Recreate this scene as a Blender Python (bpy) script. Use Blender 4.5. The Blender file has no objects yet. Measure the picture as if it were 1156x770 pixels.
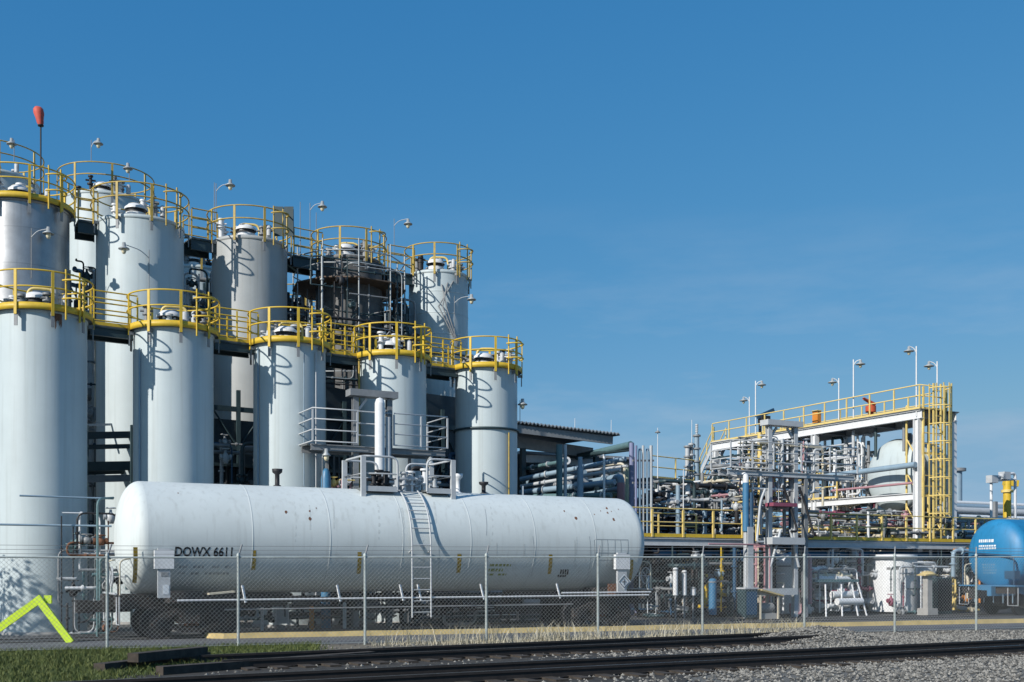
import bpy, math, random
from mathutils import Vector as V
from math import sin, cos, pi, radians as R_, sqrt, atan2
S = bpy.context.scene
COL = S.collection

# ------------------------------------------------------------------ camera, sky, sun, exposure
F, CX, HY, EYE = 1250.0, 578.0, 645.0, 1.9
cam = bpy.data.cameras.new('camera'); camo = bpy.data.objects.new('camera', cam); COL.objects.link(camo)
camo.location = (0, 0, EYE); camo.rotation_euler = (pi/2, 0, 0)
cam.sensor_width = 36; cam.lens = 36*F/1156; cam.shift_y = (HY-385)/1156; cam.clip_end = 3000; cam.clip_start = .1
S.camera = camo
SUN_AZ = R_(224); SUN_EL = R_(29.5)          # azimuth clockwise from +Y: the sun stands behind and left of the camera
w = bpy.data.worlds.new('World'); S.world = w; w.use_nodes = True
nt = w.node_tree; bg = nt.nodes['Background']
sky = nt.nodes.new('ShaderNodeTexSky'); sky.sky_type = 'NISHITA'; sky.sun_disc = False
sky.sun_elevation = SUN_EL; sky.sun_rotation = SUN_AZ; sky.air_density = 1.0; sky.dust_density = 1.0; sky.ozone_density = 6.0; sky.altitude = 100
tc = nt.nodes.new('ShaderNodeTexCoord'); mp = nt.nodes.new('ShaderNodeMapping'); mp.inputs['Scale'].default_value = (3.0, 3.0, 14.0)
ns = nt.nodes.new('ShaderNodeTexNoise'); ns.inputs['Scale'].default_value = 1.3; ns.inputs['Detail'].default_value = 6; ns.inputs['Roughness'].default_value = .6
rp = nt.nodes.new('ShaderNodeValToRGB'); rp.color_ramp.elements[0].position = .46; rp.color_ramp.elements[1].position = .78
rp.color_ramp.elements[0].color = (0, 0, 0, 1); rp.color_ramp.elements[1].color = (.55, .55, .55, 1)
mx = nt.nodes.new('ShaderNodeMix'); mx.data_type = 'RGBA'; mx.inputs[7].default_value = (4.6, 5.6, 6.8, 1)
L = nt.links
L.new(tc.outputs['Generated'], mp.inputs[0]); L.new(mp.outputs[0], ns.inputs[0]); L.new(ns.outputs[0], rp.inputs[0])
sg = nt.nodes.new('ShaderNodeSeparateXYZ'); L.new(tc.outputs['Generated'], sg.inputs[0])
mr = nt.nodes.new('ShaderNodeMapRange'); mr.inputs[1].default_value = .32; mr.inputs[2].default_value = .12; L.new(sg.outputs[2], mr.inputs[0])
mu = nt.nodes.new('ShaderNodeMath'); mu.operation = 'MULTIPLY'; L.new(rp.outputs[0], mu.inputs[0]); L.new(mr.outputs[0], mu.inputs[1]); L.new(mu.outputs[0], mx.inputs[0]); sp = nt.nodes.new('ShaderNodeSeparateColor'); cm = nt.nodes.new('ShaderNodeCombineColor'); L.new(sky.outputs[0], sp.inputs[0])
for ch, (k, g, mxv) in enumerate([(.60, 1.3, 2.3), (1.56, .64, 4.2), (2.95, .39, 6.1)]):      # clear deep blue, as polarised
    a_ = nt.nodes.new('ShaderNodeMath'); a_.operation = 'POWER'; a_.inputs[1].default_value = g; L.new(sp.outputs[ch], a_.inputs[0])
    b_ = nt.nodes.new('ShaderNodeMath'); b_.operation = 'MULTIPLY'; b_.inputs[1].default_value = k; L.new(a_.outputs[0], b_.inputs[0])
    c_ = nt.nodes.new('ShaderNodeMath'); c_.operation = 'MINIMUM'; c_.inputs[1].default_value = mxv; L.new(b_.outputs[0], c_.inputs[0]); L.new(c_.outputs[0], cm.inputs[ch])
L.new(cm.outputs[0], mx.inputs[6]); L.new(mx.outputs[2], bg.inputs[0])
bg.inputs[1].default_value = .10
sl = bpy.data.lights.new('sun', 'SUN'); sl.energy = 5.0; sl.angle = R_(.5); sl.color = (1, .952, .89)
so = bpy.data.objects.new('sun', sl); COL.objects.link(so)
sdir = V((sin(SUN_AZ)*cos(SUN_EL), cos(SUN_AZ)*cos(SUN_EL), sin(SUN_EL)))
so.rotation_euler = sdir.to_track_quat('Z', 'Y').to_euler()
S.view_settings.view_transform = 'Standard'; S.view_settings.look = 'None'; S.view_settings.exposure = 0.0; S.view_settings.gamma = 1
S.view_settings.use_curve_mapping = False
S.cycles.max_bounces = 6; S.cycles.diffuse_bounces = 3; S.cycles.use_denoising = True

# ------------------------------------------------------------------ plant grid: u along the rail track, v away from it
TH = R_(27.7); U = V((cos(TH), sin(TH), 0)); W = V((-sin(TH), cos(TH), 0)); Z = V((0, 0, 1))
O = V((-10.75, 31.4, 0))
def G(s, t, z=0): return O + U*s + W*t + Z*z
def P(px, py, d): return V(((px-CX)*d/F, d, EYE+(HY-py)*d/F))
def s_at(px, t):                       # where the grid line t is seen at photo column px
    k = (px-CX)/F
    return (k*(O.y+t*W.y)-O.x-t*W.x)/(U.x-k*U.y)
def t_at(px, s):
    k = (px-CX)/F
    return (k*(O.y+s*U.y)-O.x-s*U.x)/(W.x-k*W.y)
def z_at(py, p): return EYE+(HY-py)*p.y/F

# ------------------------------------------------------------------ materials
def nodes(m): return m.node_tree.nodes, m.node_tree.links
MATS = {}
def paint(name, col, rough=.5, metal=0.0, var=.10, scale=1.5, streak=0.0, rust=0.0, bump=0.0, bscale=60, seam=0, spec=.5):
    m = bpy.data.materials.new(name); m.use_nodes = True; N, K = nodes(m); b = N['Principled BSDF']
    b.inputs['Roughness'].default_value = rough; b.inputs['Metallic'].default_value = metal
    b.inputs['Specular IOR Level'].default_value = spec
    t = N.new('ShaderNodeTexCoord')
    n = N.new('ShaderNodeTexNoise'); n.inputs['Scale'].default_value = scale; n.inputs['Detail'].default_value = 6; n.inputs['Roughness'].default_value = .65
    K.new(t.outputs['Object'], n.inputs[0])
    r = N.new('ShaderNodeValToRGB'); r.color_ramp.elements[0].position = .3; r.color_ramp.elements[1].position = .7
    lo = tuple(max(0, c*(1-var)) for c in col); hi = tuple(min(1, c*(1+var)) for c in col)
    r.color_ramp.elements[0].color = (*lo, 1); r.color_ramp.elements[1].color = (*hi, 1)
    K.new(n.outputs[0], r.inputs[0]); out = r.outputs[0]
    def over(fac_socket, c, amt):
        nonlocal out
        x = N.new('ShaderNodeMix'); x.data_type = 'RGBA'; x.inputs[7].default_value = (*c, 1)
        q = N.new('ShaderNodeMath'); q.operation = 'MULTIPLY'; q.inputs[1].default_value = amt
        K.new(fac_socket, q.inputs[0]); K.new(q.outputs[0], x.inputs[0]); K.new(out, x.inputs[6]); out = x.outputs[2]
    if streak:
        mpp = N.new('ShaderNodeMapping'); mpp.inputs['Scale'].default_value = (7, 7, .22); K.new(t.outputs['Object'], mpp.inputs[0])
        n2 = N.new('ShaderNodeTexNoise'); n2.inputs['Scale'].default_value = 1; n2.inputs['Detail'].default_value = 5; K.new(mpp.outputs[0], n2.inputs[0])
        r2 = N.new('ShaderNodeValToRGB'); r2.color_ramp.elements[0].position = .52; r2.color_ramp.elements[1].position = .75; K.new(n2.outputs[0], r2.inputs[0])
        over(r2.outputs[0], tuple(c*.55 for c in (col[0], col[1]*.95, col[2]*.88)), streak)
    if rust:
        n3 = N.new('ShaderNodeTexNoise'); n3.inputs['Scale'].default_value = scale*3.1; n3.inputs['Detail'].default_value = 8; K.new(t.outputs['Object'], n3.inputs[0])
        r3 = N.new('ShaderNodeValToRGB'); r3.color_ramp.elements[0].position = .62; r3.color_ramp.elements[1].position = .68; K.new(n3.outputs[0], r3.inputs[0])
        over(r3.outputs[0], (.16, .07, .035), rust)
    if seam:
        sx = N.new('ShaderNodeSeparateXYZ'); K.new(t.outputs['Object'], sx.inputs[0])
        md = N.new('ShaderNodeMath'); md.operation = 'PINGPONG'; md.inputs[1].default_value = seam; K.new(sx.outputs[2], md.inputs[0])
        lt = N.new('ShaderNodeMath'); lt.operation = 'LESS_THAN'; lt.inputs[1].default_value = .018; K.new(md.outputs[0], lt.inputs[0])
        over(lt.outputs[0], tuple(c*.6 for c in col), .45)
    K.new(out, b.inputs['Base Color'])
    if bump:
        n4 = N.new('ShaderNodeTexNoise'); n4.inputs['Scale'].default_value = bscale; n4.inputs['Detail'].default_value = 4; K.new(t.outputs['Object'], n4.inputs[0])
        bp = N.new('ShaderNodeBump'); bp.inputs['Strength'].default_value = bump; bp.inputs['Distance'].default_value = .03; K.new(n4.outputs[0], bp.inputs['Height']); K.new(bp.outputs[0], b.inputs['Normal'])
    MATS[name] = m; return m
def mt(n): return MATS[n]
paint('silo_white', (.49, .555, .56), .5, var=.06, scale=.5, streak=.28, bump=.05, bscale=2.5)
paint('silo_grey', (.37, .385, .375), .5, var=.08, scale=.8, streak=.4, bump=.05, bscale=2.5)
paint('silo_weathered', (.115, .115, .112), .6, var=.5, scale=1.2, streak=.7, rust=.1, seam=1.5)
paint('stainless', (.36, .365, .37), .42, metal=.7, var=.22, scale=1.0, streak=.5, seam=.62, bump=.1, bscale=1.5)
paint('tank_white', (.61, .655, .64), .55, var=.06, scale=.6, streak=.3, bump=.03, bscale=2, spec=.25)
paint('tank_blue', (.018, .19, .38), .5, var=.14, scale=1.2, streak=.45)
paint('yellow', (.62, .42, .035), .5, var=.12, scale=5, rust=.25)
paint('pale_yellow', (.70, .53, .18), .55, var=.12, scale=5, rust=.25)
paint('lime', (.50, .68, .02), .5, var=.06, scale=4)
paint('galv', (.36, .38, .38), .5, metal=.25, var=.15, scale=6)
paint('fence_galv', (.38, .42, .40), .55, metal=.1, var=.18, scale=5, rust=.08)
paint('mesh_galv', (.33, .35, .34), .55, metal=.1, var=.15, scale=5)
paint('grey_steel', (.22, .23, .235), .5, var=.15, scale=4, rust=.1)
paint('light_grey', (.45, .47, .48), .5, var=.10, scale=4, rust=.1)
paint('white_paint', (.68, .69, .69), .45, var=.07, scale=4, streak=.2, rust=.08)
paint('cream', (.55, .50, .38), .55, var=.12, scale=5, rust=.15)
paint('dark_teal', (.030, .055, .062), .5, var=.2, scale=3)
paint('teal', (.10, .18, .19), .5, var=.15, scale=3, rust=.1)
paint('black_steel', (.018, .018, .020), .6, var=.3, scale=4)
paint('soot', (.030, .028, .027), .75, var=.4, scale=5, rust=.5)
paint('blue_pipe', (.05, .17, .30), .45, var=.12, scale=3, rust=.05)
paint('grey_blue', (.24, .33, .40), .45, var=.1, scale=3)
paint('dark_blue', (.025, .075, .14), .45, var=.15, scale=3)
paint('violet', (.19, .21, .33), .5, var=.1)
paint('pink', (.40, .22, .24), .5, var=.12)
paint('magenta', (.26, .07, .11), .5, var=.12)
paint('pale_green', (.35, .41, .30), .5, var=.12)
paint('orange', (.60, .22, .03), .5, var=.12)
paint('red_orange', (.52, .09, .03), .5, var=.12)
paint('rust', (.17, .075, .04), .8, var=.4, scale=9)
paint('stripe_gold', (.38, .25, .03), .4, var=.2, scale=14)
paint('ink', (.012, .012, .014), .5, var=.1)
paint('pale_ink', (.32, .35, .36), .5, var=.1)
paint('mark_green', (.24, .27, .07), .5, var=.2)
paint('mark_white', (.66, .70, .72), .5, var=.1)
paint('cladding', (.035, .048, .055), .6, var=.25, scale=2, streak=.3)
paint('roofing', (.20, .22, .23), .5, var=.15, scale=2, streak=.2)
paint('grating', (.11, .12, .12), .6, var=.2, scale=6)
paint('rusty_deck', (.13, .09, .065), .8, var=.3, scale=4)
paint('concrete', (.34, .33, .31), .85, var=.15, scale=3, bump=.2, bscale=30)
paint('curb_yellow', (.55, .42, .18), .85, var=.22, scale=2.2, rust=.06, bump=.3, bscale=25)
paint('asphalt', (.115, .117, .12), .9, var=.25, scale=1.2, bump=.25, bscale=45)
paint('gravel', (.135, .13, .115), .95, var=.5, scale=14, bump=.8, bscale=22)
paint('plant_floor', (.075, .075, .073), .9, var=.3, scale=1.0, bump=.2, bscale=20)
paint('soil', (.052, .045, .026), .95, var=.5, scale=3, bump=.5, bscale=18)
paint('dry_soil', (.16, .14, .105), .95, var=.4, scale=5, bump=.6, bscale=18)
paint('cinder', (.040, .036, .030), .95, var=.6, scale=4, bump=.7, bscale=20)
paint('stone', (.36, .345, .32), .9, var=.45, scale=8)
paint('timber', (.050, .040, .031), .9, var=.5, scale=4, bump=.5, bscale=12)
paint('rail_steel', (.022, .018, .016), .7, var=.35, scale=5)
paint('rail_head', (.10, .095, .09), .35, metal=.7, var=.2, scale=3)
paint('windsock_red', (.55, .09, .06), .7, var=.15, scale=3)
paint('brown_rail', (.44, .31, .065), .55, var=.2, scale=5, rust=.3)
paint('lamp_glass', (.75, .66, .45), .25, var=.05)
def blade(name, a, b):
    m = bpy.data.materials.new(name); m.use_nodes = True; N, K = nodes(m); bs = N['Principled BSDF']; bs.inputs['Roughness'].default_value = .7
    t = N.new('ShaderNodeNewGeometry'); r = N.new('ShaderNodeValToRGB'); r.color_ramp.elements[0].color = (*a, 1); r.color_ramp.elements[1].color = (*b, 1)
    K.new(t.outputs['Random Per Island'], r.inputs[0]); K.new(r.outputs[0], bs.inputs['Base Color']); MATS[name] = m
blade('grass_green', (.032, .060, .009), (.125, .145, .032))
blade('grass_dry', (.24, .21, .13), (.58, .54, .42))
blade('stone_bits', (.05, .048, .042), (.30, .285, .25))

# ------------------------------------------------------------------ mesh builder
def perp(d):
    d = d.normalized(); a = V((0, 0, 1)) if abs(d.z) < .9 else V((1, 0, 0))
    x = d.cross(a).normalized(); return x, d.cross(x).normalized()
class MB:
    def __init__(s): s.v = []; s.f = []; s.sm = []
    def _add(s, vs, fs, smooth):
        o = len(s.v); s.v += [tuple(p) for p in vs]; s.f += [tuple(i+o for i in f) for f in fs]; s.sm += [smooth]*len(fs); return s
    def obox(s, c, ax, ay, az):
        c = V(c); vs = [c+ax*i+ay*j+az*k for i in (-1, 1) for j in (-1, 1) for k in (-1, 1)]
        fs = [(0, 1, 3, 2), (4, 6, 7, 5), (0, 4, 5, 1), (2, 3, 7, 6), (0, 2, 6, 4), (1, 5, 7, 3)]
        if ax.cross(ay).dot(az) < 0: fs = [f[::-1] for f in fs]
        return s._add(vs, fs, False)
    def box(s, c, sx, sy, sz, ex=U, ey=W): return s.obox(c, ex*(sx/2), ey*(sy/2), Z*(sz/2))
    def beam(s, a, b, wd, h, up=Z):
        a = V(a); b = V(b); d = b-a; ln = d.length; d.normalize()
        if abs(d.dot(up)) > .98: up = W
        x = d.cross(up).normalized(); y = x.cross(d).normalized()
        return s.obox((a+b)/2, d*(ln/2), x*(wd/2), y*(h/2))
    def ibeam(s, a, b, wd, h, tk=.03, up=Z):
        a = V(a); b = V(b); d = (b-a).normalized()
        if abs(d.dot(up)) > .98: up = W
        x = d.cross(up).normalized(); y = x.cross(d).normalized()
        s.beam(a+y*(h/2-tk/2), b+y*(h/2-tk/2), wd, tk, up); s.beam(a-y*(h/2-tk/2), b-y*(h/2-tk/2), wd, tk, up)
        return s.beam(a, b, tk, h-2*tk-.004, up)
    def tube(s, a, b, r, n=8, r2=None, caps=True):
        return s.path([a, b], r, n, r2=r2, caps=caps)
    def path(s, pts, r, n=8, closed=False, r2=None, caps=True):
        pts = [V(p) for p in pts]; m = len(pts); rings = []; x = None
        for i, p in enumerate(pts):
            if closed: d = (pts[(i+1) % m]-p).normalized()+(p-pts[i-1]).normalized()
            elif i == 0: d = pts[1]-p
            elif i == m-1: d = p-pts[i-1]
            else: d = (pts[i+1]-p).normalized()+(p-pts[i-1]).normalized()
            d.normalize()
            if x is None: x, y = perp(d)
            else:
                x = (x-d*x.dot(d)).normalized(); y = d.cross(x)
            rr = r if r2 is None else r+(r2-r)*i/(m-1)
            k = 1.0
            if 0 < i < m-1:
                c = (pts[i+1]-p).normalized().dot((p-pts[i-1]).normalized()); k = min(1.5, 1/max(.5, sqrt(max(.01, (1+c)/2))))
            rings.append([p+(x*cos(2*pi*j/n)+y*sin(2*pi*j/n))*rr for j in range(n)])
        vs = [q for g in rings for q in g]; fs = []
        for i in range(m if closed else m-1):
            a = i*n; b = ((i+1) % m)*n
            for j in range(n): fs.append((a+j, a+(j+1) % n, b+(j+1) % n, b+j))
        s._add(vs, fs, True)
        if caps and not closed:
            s._add(rings[0], [tuple(range(n))[::-1]], False); s._add(rings[-1], [tuple(range(n))], False)
        return s
    def lathe(s, c, prof, n=24, ax=Z, smooth=True):
        c = V(c); ax = V(ax).normalized()
        if ax.z > .9: x, y = V((1, 0, 0)), V((0, 1, 0))
        else:
            x, y = perp(ax)
            if x.cross(y).dot(ax) < 0: y = -y
        vs = []; fs = []; idx = []
        for r, h in prof:
            if r < 1e-5: idx.append((len(vs),)); vs.append(c+ax*h)
            else:
                idx.append(tuple(range(len(vs), len(vs)+n)))
                vs += [c+ax*h+(x*cos(2*pi*j/n)+y*sin(2*pi*j/n))*r for j in range(n)]
        for a, b in zip(idx, idx[1:]):
            for j in range(n):
                k = (j+1) % n
                if len(a) == 1 and len(b) == 1: continue
                if len(a) == 1: fs.append((a[0], b[k], b[j]))
                elif len(b) == 1: fs.append((a[j], a[k], b[0]))
                else: fs.append((a[j], a[k], b[k], b[j]))
        return s._add(vs, fs, smooth)
    def cyl(s, c, r, h, n=24, ax=Z):
        s.lathe(c, [(r, 0), (r, h)], n, ax); s.lathe(c, [(0, 0), (r, 0)], n, ax, False); return s.lathe(c, [(r, h), (0, h)], n, ax, False)
    def quad(s, *ps): return s._add(ps, [tuple(range(len(ps)))], False)
    def arc(s, c, rad, z, a0, a1, r, n=6, k=None):
        k = k or max(4, int(abs(a1-a0)/(2*pi)*40)); full = abs(a1-a0) > 2*pi-.01
        pts = [V((c[0]+rad*cos(a0+(a1-a0)*i/k), c[1]+rad*sin(a0+(a1-a0)*i/k), z)) for i in range(k if full else k+1)]
        return s.path(pts, r, n, closed=full)
    def build(s, name, mat, parent=None, label=None, origin=None):
        o0 = V(parent['_o']) if parent is not None and '_o' in parent else (V(origin) if origin else V((0, 0, 0)))
        me = bpy.data.meshes.new(name); me.from_pydata([(p[0]-o0.x, p[1]-o0.y, p[2]-o0.z) for p in s.v], [], s.f)
        me.polygons.foreach_set('use_smooth', s.sm); me.materials.append(mt(mat) if isinstance(mat, str) else mat); me.update()
        o = bpy.data.objects.new(name, me); COL.objects.link(o)
        if parent is not None: o.parent = parent; o['_o'] = tuple(o0)
        else: o.location = o0
        if label: o['label'] = label
        return o
def thing(name, label, cat, loc, group=None):
    o = bpy.data.objects.new(name, None); COL.objects.link(o); o.location = loc; o.empty_display_size = .2
    o['_o'] = tuple(loc); o['label'] = label; o['category'] = cat
    if group: o['group'] = group
    return o
def tag(o, label, cat, group=None):
    o['label'] = label; o['category'] = cat
    if group: o['group'] = group
    return o
def kind(o, k): o['kind'] = k; return o
rnd = random.Random(7)
def bez(pts, k=6):          # rounded polyline: cut each corner with a short arc
    pts = [V(p) for p in pts]; out = [pts[0]]
    for i in range(1, len(pts)-1):
        a, b, c = pts[i-1], pts[i], pts[i+1]
        rr = min(.25, (b-a).length*.45, (c-b).length*.45)
        p, q = b+(a-b).normalized()*rr, b+(c-b).normalized()*rr
        for j in range(k+1):
            t = j/k; out.append(p*(1-t)**2+b*2*t*(1-t)+q*t*t)
    return out+[pts[-1]]

# ------------------------------------------------------------------ ground, road, kerb, ballast
def sheet(name, pts, z, mat):
    return kind(MB().quad(*[V((p[0], p[1], z)) for p in pts]).build(name, mat), 'structure')
sheet('ground', [(-900, -60), (900, -60), (900, 1500), (-900, 1500)], 0, 'gravel')
FA, FB = V((-9.67, 26.4, 0)), V((14.84, 35.4, 0)); FD = (FB-FA).normalized(); FN = V((FD.y, -FD.x, 0))   # fence line, FN towards the camera
CA, CB = V((-8.15, 31.3, 0)), V((18.9, 40.9, 0)); CD = (CB-CA).normalized(); CN = V((-CD.y, CD.x, 0))
def along(a, d, x, off, n): return a+d*x+n*off
sheet('road', [FA-FD*40-FN*.55, FB+FD*40-FN*.55, CB+CD*40, CA-CD*36], .004, 'asphalt')
sheet('plant_floor', [CA-CD*36+CN*.02, CB+CD*40+CN*.02, CB+CD*40+CN*60, CA-CD*60+CN*60], .004, 'plant_floor')
sheet('grass_verge', [(-30, 12), (-6.9, 18.0), (-6.0, 22.0), (-4.6, 27.6), FA-FD*26-FN*.5], .006, 'soil')
sheet('weedy_verge', [V((-5.2, 24.2, 0)), V((13, 32.6, 0)), FB-FN*.5+FD*1.0, FA+FD*3.5-FN*.5], .008, 'dry_soil')
sheet('track_bed', [P(60, 0, 17.2), P(760, 0, 17.2), P(780, 0, 19.8), P(900, 0, 23.4), P(850, 0, 26.5), P(700, 0, 27.0), P(500, 0, 26.0), P(330, 0, 24.6), P(240, 0, 23.6), P(100, 0, 20.0)], .012, 'cinder')
# kerb with a rounded nose at its left end
cb = MB(); prof = [(-.11, 0), (-.09, .13), (.09, .13), (.11, 0)]
line = [CA+CD*x for x in [i*1.0 for i in range(0, 62)]]
line = [CA+CN*.55-CD*.35, CA+CN*.3-CD*.32, CA+CN*.1-CD*.15]+line
vs = []; fs = []
for i, p in enumerate(line):
    d = (line[min(i+1, len(line)-1)]-line[max(i-1, 0)]).normalized(); n = V((-d.y, d.x, 0))
    jj = rnd.uniform(-.012, .012)
    vs += [p+n*a*1.3+Z*(b*1.15+(jj if b else 0)) for a, b in prof]
for i in range(len(line)-1):
    for j in range(3): a = i*4+j; fs.append((a, a+4, a+5, a+1))
fs.append((0, 1, 2, 3)); cb._add(vs, fs, False)
kind(cb.build('curb', 'curb_yellow'), 'structure')
# loose stones, grass, dry grass
def stones(name, n, area, r0, r1, seed, mat='stone_bits'):
    q = random.Random(seed); vs = []; fs = []
    for i in range(n):
        c = area(q); r = q.uniform(r0, r1); a = q.uniform(0, 6.28); o = len(vs)
        ex, ey = V((cos(a), sin(a), 0)), V((-sin(a), cos(a), 0))
        k = [q.uniform(.6, 1.1) for _ in range(6)]
        vs += [c+ex*r*k[0], c+ey*r*k[1], c-ex*r*k[2], c-ey*r*k[3], c+Z*r*.8*k[4], c-Z*r*.4]
        for j in range(4): fs += [(o+j, o+(j+1) % 4, o+4), (o+(j+1) % 4, o+j, o+5)]
    m = MB(); m._add(vs, fs, False); return kind(m.build(name, mat), 'stuff')
def area_track(q):
    px = q.uniform(230, 1230); d = 17.5+(q.random()**.7)*18
    p = V(((px-CX)*d/F, d, .015))
    while (p-FA).dot(FN) < -.3 or (p.x < -5 and p.y > 21) or (px < 1000 and q.random() > max(.06, (px-560)/480)):
        px = q.uniform(230, 1230); d = 17.5+(q.random()**.8)*16; p = V(((px-CX)*d/F, d, .015))
    return p
stones('ballast_stone_scatter', 20000, area_track, .022, .06, 3)
# low heap of spilled ballast that buries the end of the second track
hq = random.Random(31); hd = V((cos(R_(31.5)), sin(R_(31.5)), 0)); hn = V((-hd.y, hd.x, 0)); hc = V((2.54, 26.2, 0))+hd*7.4+hn*.7
hh_ = lambda a, b: .34*math.exp(-(a/1.5)**2-(b/1.15)**2)+.03*sin(a*5+b*3)*math.exp(-(a/2)**2-(b/1.5)**2)
m = MB(); vs = [hc+hd*a+hn*b+Z*(hh_(a, b)-.012) for a in [-4+8*i/40 for i in range(41)] for b in [-3+6*j/30 for j in range(31)]]
m._add(vs, [(i*31+j, (i+1)*31+j, (i+1)*31+j+1, i*31+j+1) for i in range(40) for j in range(30)], True); kind(m.build('gravel_heap', 'gravel'), 'structure')
def area_heap(q):
    a, b = q.gauss(0, 1.4), q.gauss(0, 1.0); return hc+hd*a+hn*b+Z*(hh_(a, b)+.005)
stones('spilled_ballast', 3500, area_heap, .022, .06, 32)
def blades(name, n, area, h0, h1, wd, lean, seed, mat):
    q = random.Random(seed); vs = []; fs = []
    for i in range(n):
        p = area(q); h = q.uniform(h0, h1); a = q.uniform(0, 6.28); o = len(vs); e = V((cos(a), sin(a), 0))*wd
        l = V((q.gauss(0, lean), q.gauss(0, lean), 0))*h
        vs += [p-e, p+e, p+e*.6+l*.4+Z*h*.6, p-e*.6+l*.4+Z*h*.6, p+l+Z*h*.95]; fs += [(o, o+1, o+2, o+3), (o+3, o+2, o+4)]
    m = MB(); m._add(vs, fs, False); return kind(m.build(name, mat), 'stuff')
def area_grass(q):
    while True:
        px = q.uniform(-30, 360); d = q.uniform(17.5, 28.5); p = V(((px-CX)*d/F, d, .005))
        if (p-FA).dot(FN) > -.45 and p.x < -4.4-(27.6-p.y)*.33+q.gauss(0, .35): return p
cl = random.Random(5); clumps = [area_grass(cl) for _ in range(700)]
def area_clump(q):
    c = clumps[q.randrange(len(clumps))]; return c+V((q.gauss(0, .16), q.gauss(0, .16), 0))
blades('grass', 34000, area_grass, .03, .085, .009, .5, 11, 'grass_green')
blades('grass_tuft', 16000, area_clump, .06, .16, .009, .55, 12, 'grass_green')
DC = [(8+cl.random()**.7*11.5, cl.uniform(.06, .35)) for _ in range(24)]
def area_dry(q):
    x = 6.3+q.random()*13.5
    if q.random() < .65: c = DC[q.randrange(len(DC))]; x = c[0]+q.gauss(0, c[1])
    return FA+FD*x+FN*q.gauss(.25, .4)
blades('dry_grass', 1500, area_dry, .12, .66, .009, .38, 13, 'grass_dry')
blades('dry_grass_low', 6000, area_dry, .03, .16, .008, .7, 14, 'grass_dry')

# ------------------------------------------------------------------ rail tracks in front and under the tank car
def rail(a, b, name, mat_label, zb=.06):
    a = V(a); b = V(b); r = thing(name, mat_label, 'rail', ((a+b)/2))
    d = (b-a).normalized(); m = MB(); m.beam(a+Z*(zb+.006), b+Z*(zb+.006), .14, .012); m.beam(a+Z*(zb+.065), b+Z*(zb+.065), .02, .106); m.beam(a+Z*(zb+.139), b+Z*(zb+.139), .07, .042)
    m.build('rail_web', 'rail_steel', r)
    MB().beam(a+Z*(zb+.162), b+Z*(zb+.162), .06, .004).build('rail_head', 'rail_head', r)
def track(p0, ang, l0, l1, lab, ties_from, ties_to, gname, embedded=False):
    d = V((cos(R_(ang)), sin(R_(ang)), 0)); n = V((-d.y, d.x, 0)); p0 = V(p0)
    zb = .035 if not embedded else -.135
    rail(p0+d*l0, p0+d*l1, 'rail', 'near rail of '+lab, zb); rail(p0+d*l0+n*1.505, p0+d*l1+n*1.505, 'rail', 'far rail of '+lab, zb)
    if not embedded:
        x = ties_from; first = None
        while x < ties_to:
            q = p0+d*(x+rnd.uniform(-.05, .05))+n*(.75+rnd.uniform(-.05, .05))
            if first is None:
                first = tag(MB().box((0, 0, 0), .24, 2.55, .15, d, n).build('railroad_tie', 'timber'), 'dark timber sleeper lying under the rails of '+lab, 'railroad tie', gname); o = first
            else:
                o = first.copy(); COL.objects.link(o)
            o.location = q-Z*.025; o.rotation_euler = (0, 0, rnd.uniform(-.03, .03)); x += .55
track((1.95, 20.2, 0), 28.6, -14, 26, 'the track nearest the camera', -13.6, 16, 'sleepers of the nearest track')
track((2.54, 26.2, 0), 31.5, -9.5, 7.6, 'the second track, just outside the fence', -9, 6.5, 'sleepers of the second track')
a0 = G(-30, -.7525); a0.z = 0
track((a0.x, a0.y, 0), 27.7, 0, 75, 'the siding under the white tank car', 0, 0, '', True)
# a pile of old sleepers and a loose length of rail by the grass
for i, (p, q, hh, lab) in enumerate([
        (P(112, 0, 20.6), P(232, 0, 23.6), .10, 'long dark sleeper lying along the grass edge, lowest of the pile'),
        (P(150, 0, 21.0), P(229, 0, 22.9), .26, 'dark sleeper resting slanted on top of the pile at the grass edge'),
        (P(180, 0, 20.2), P(330, 0, 22.4), .08, 'dark weathered timber lying on the ground before the pile'),
        (P(300, 0, 22.0), P(420, 0, 24.0), .08, 'dark weathered timber lying in dry weeds past the pile end')]):
    p.z = q.z = hh; m = MB().beam(p, q, .26, .17); tag(m.build('railroad_tie', 'timber', origin=(p+q)/2), lab, 'railroad tie')

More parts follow.
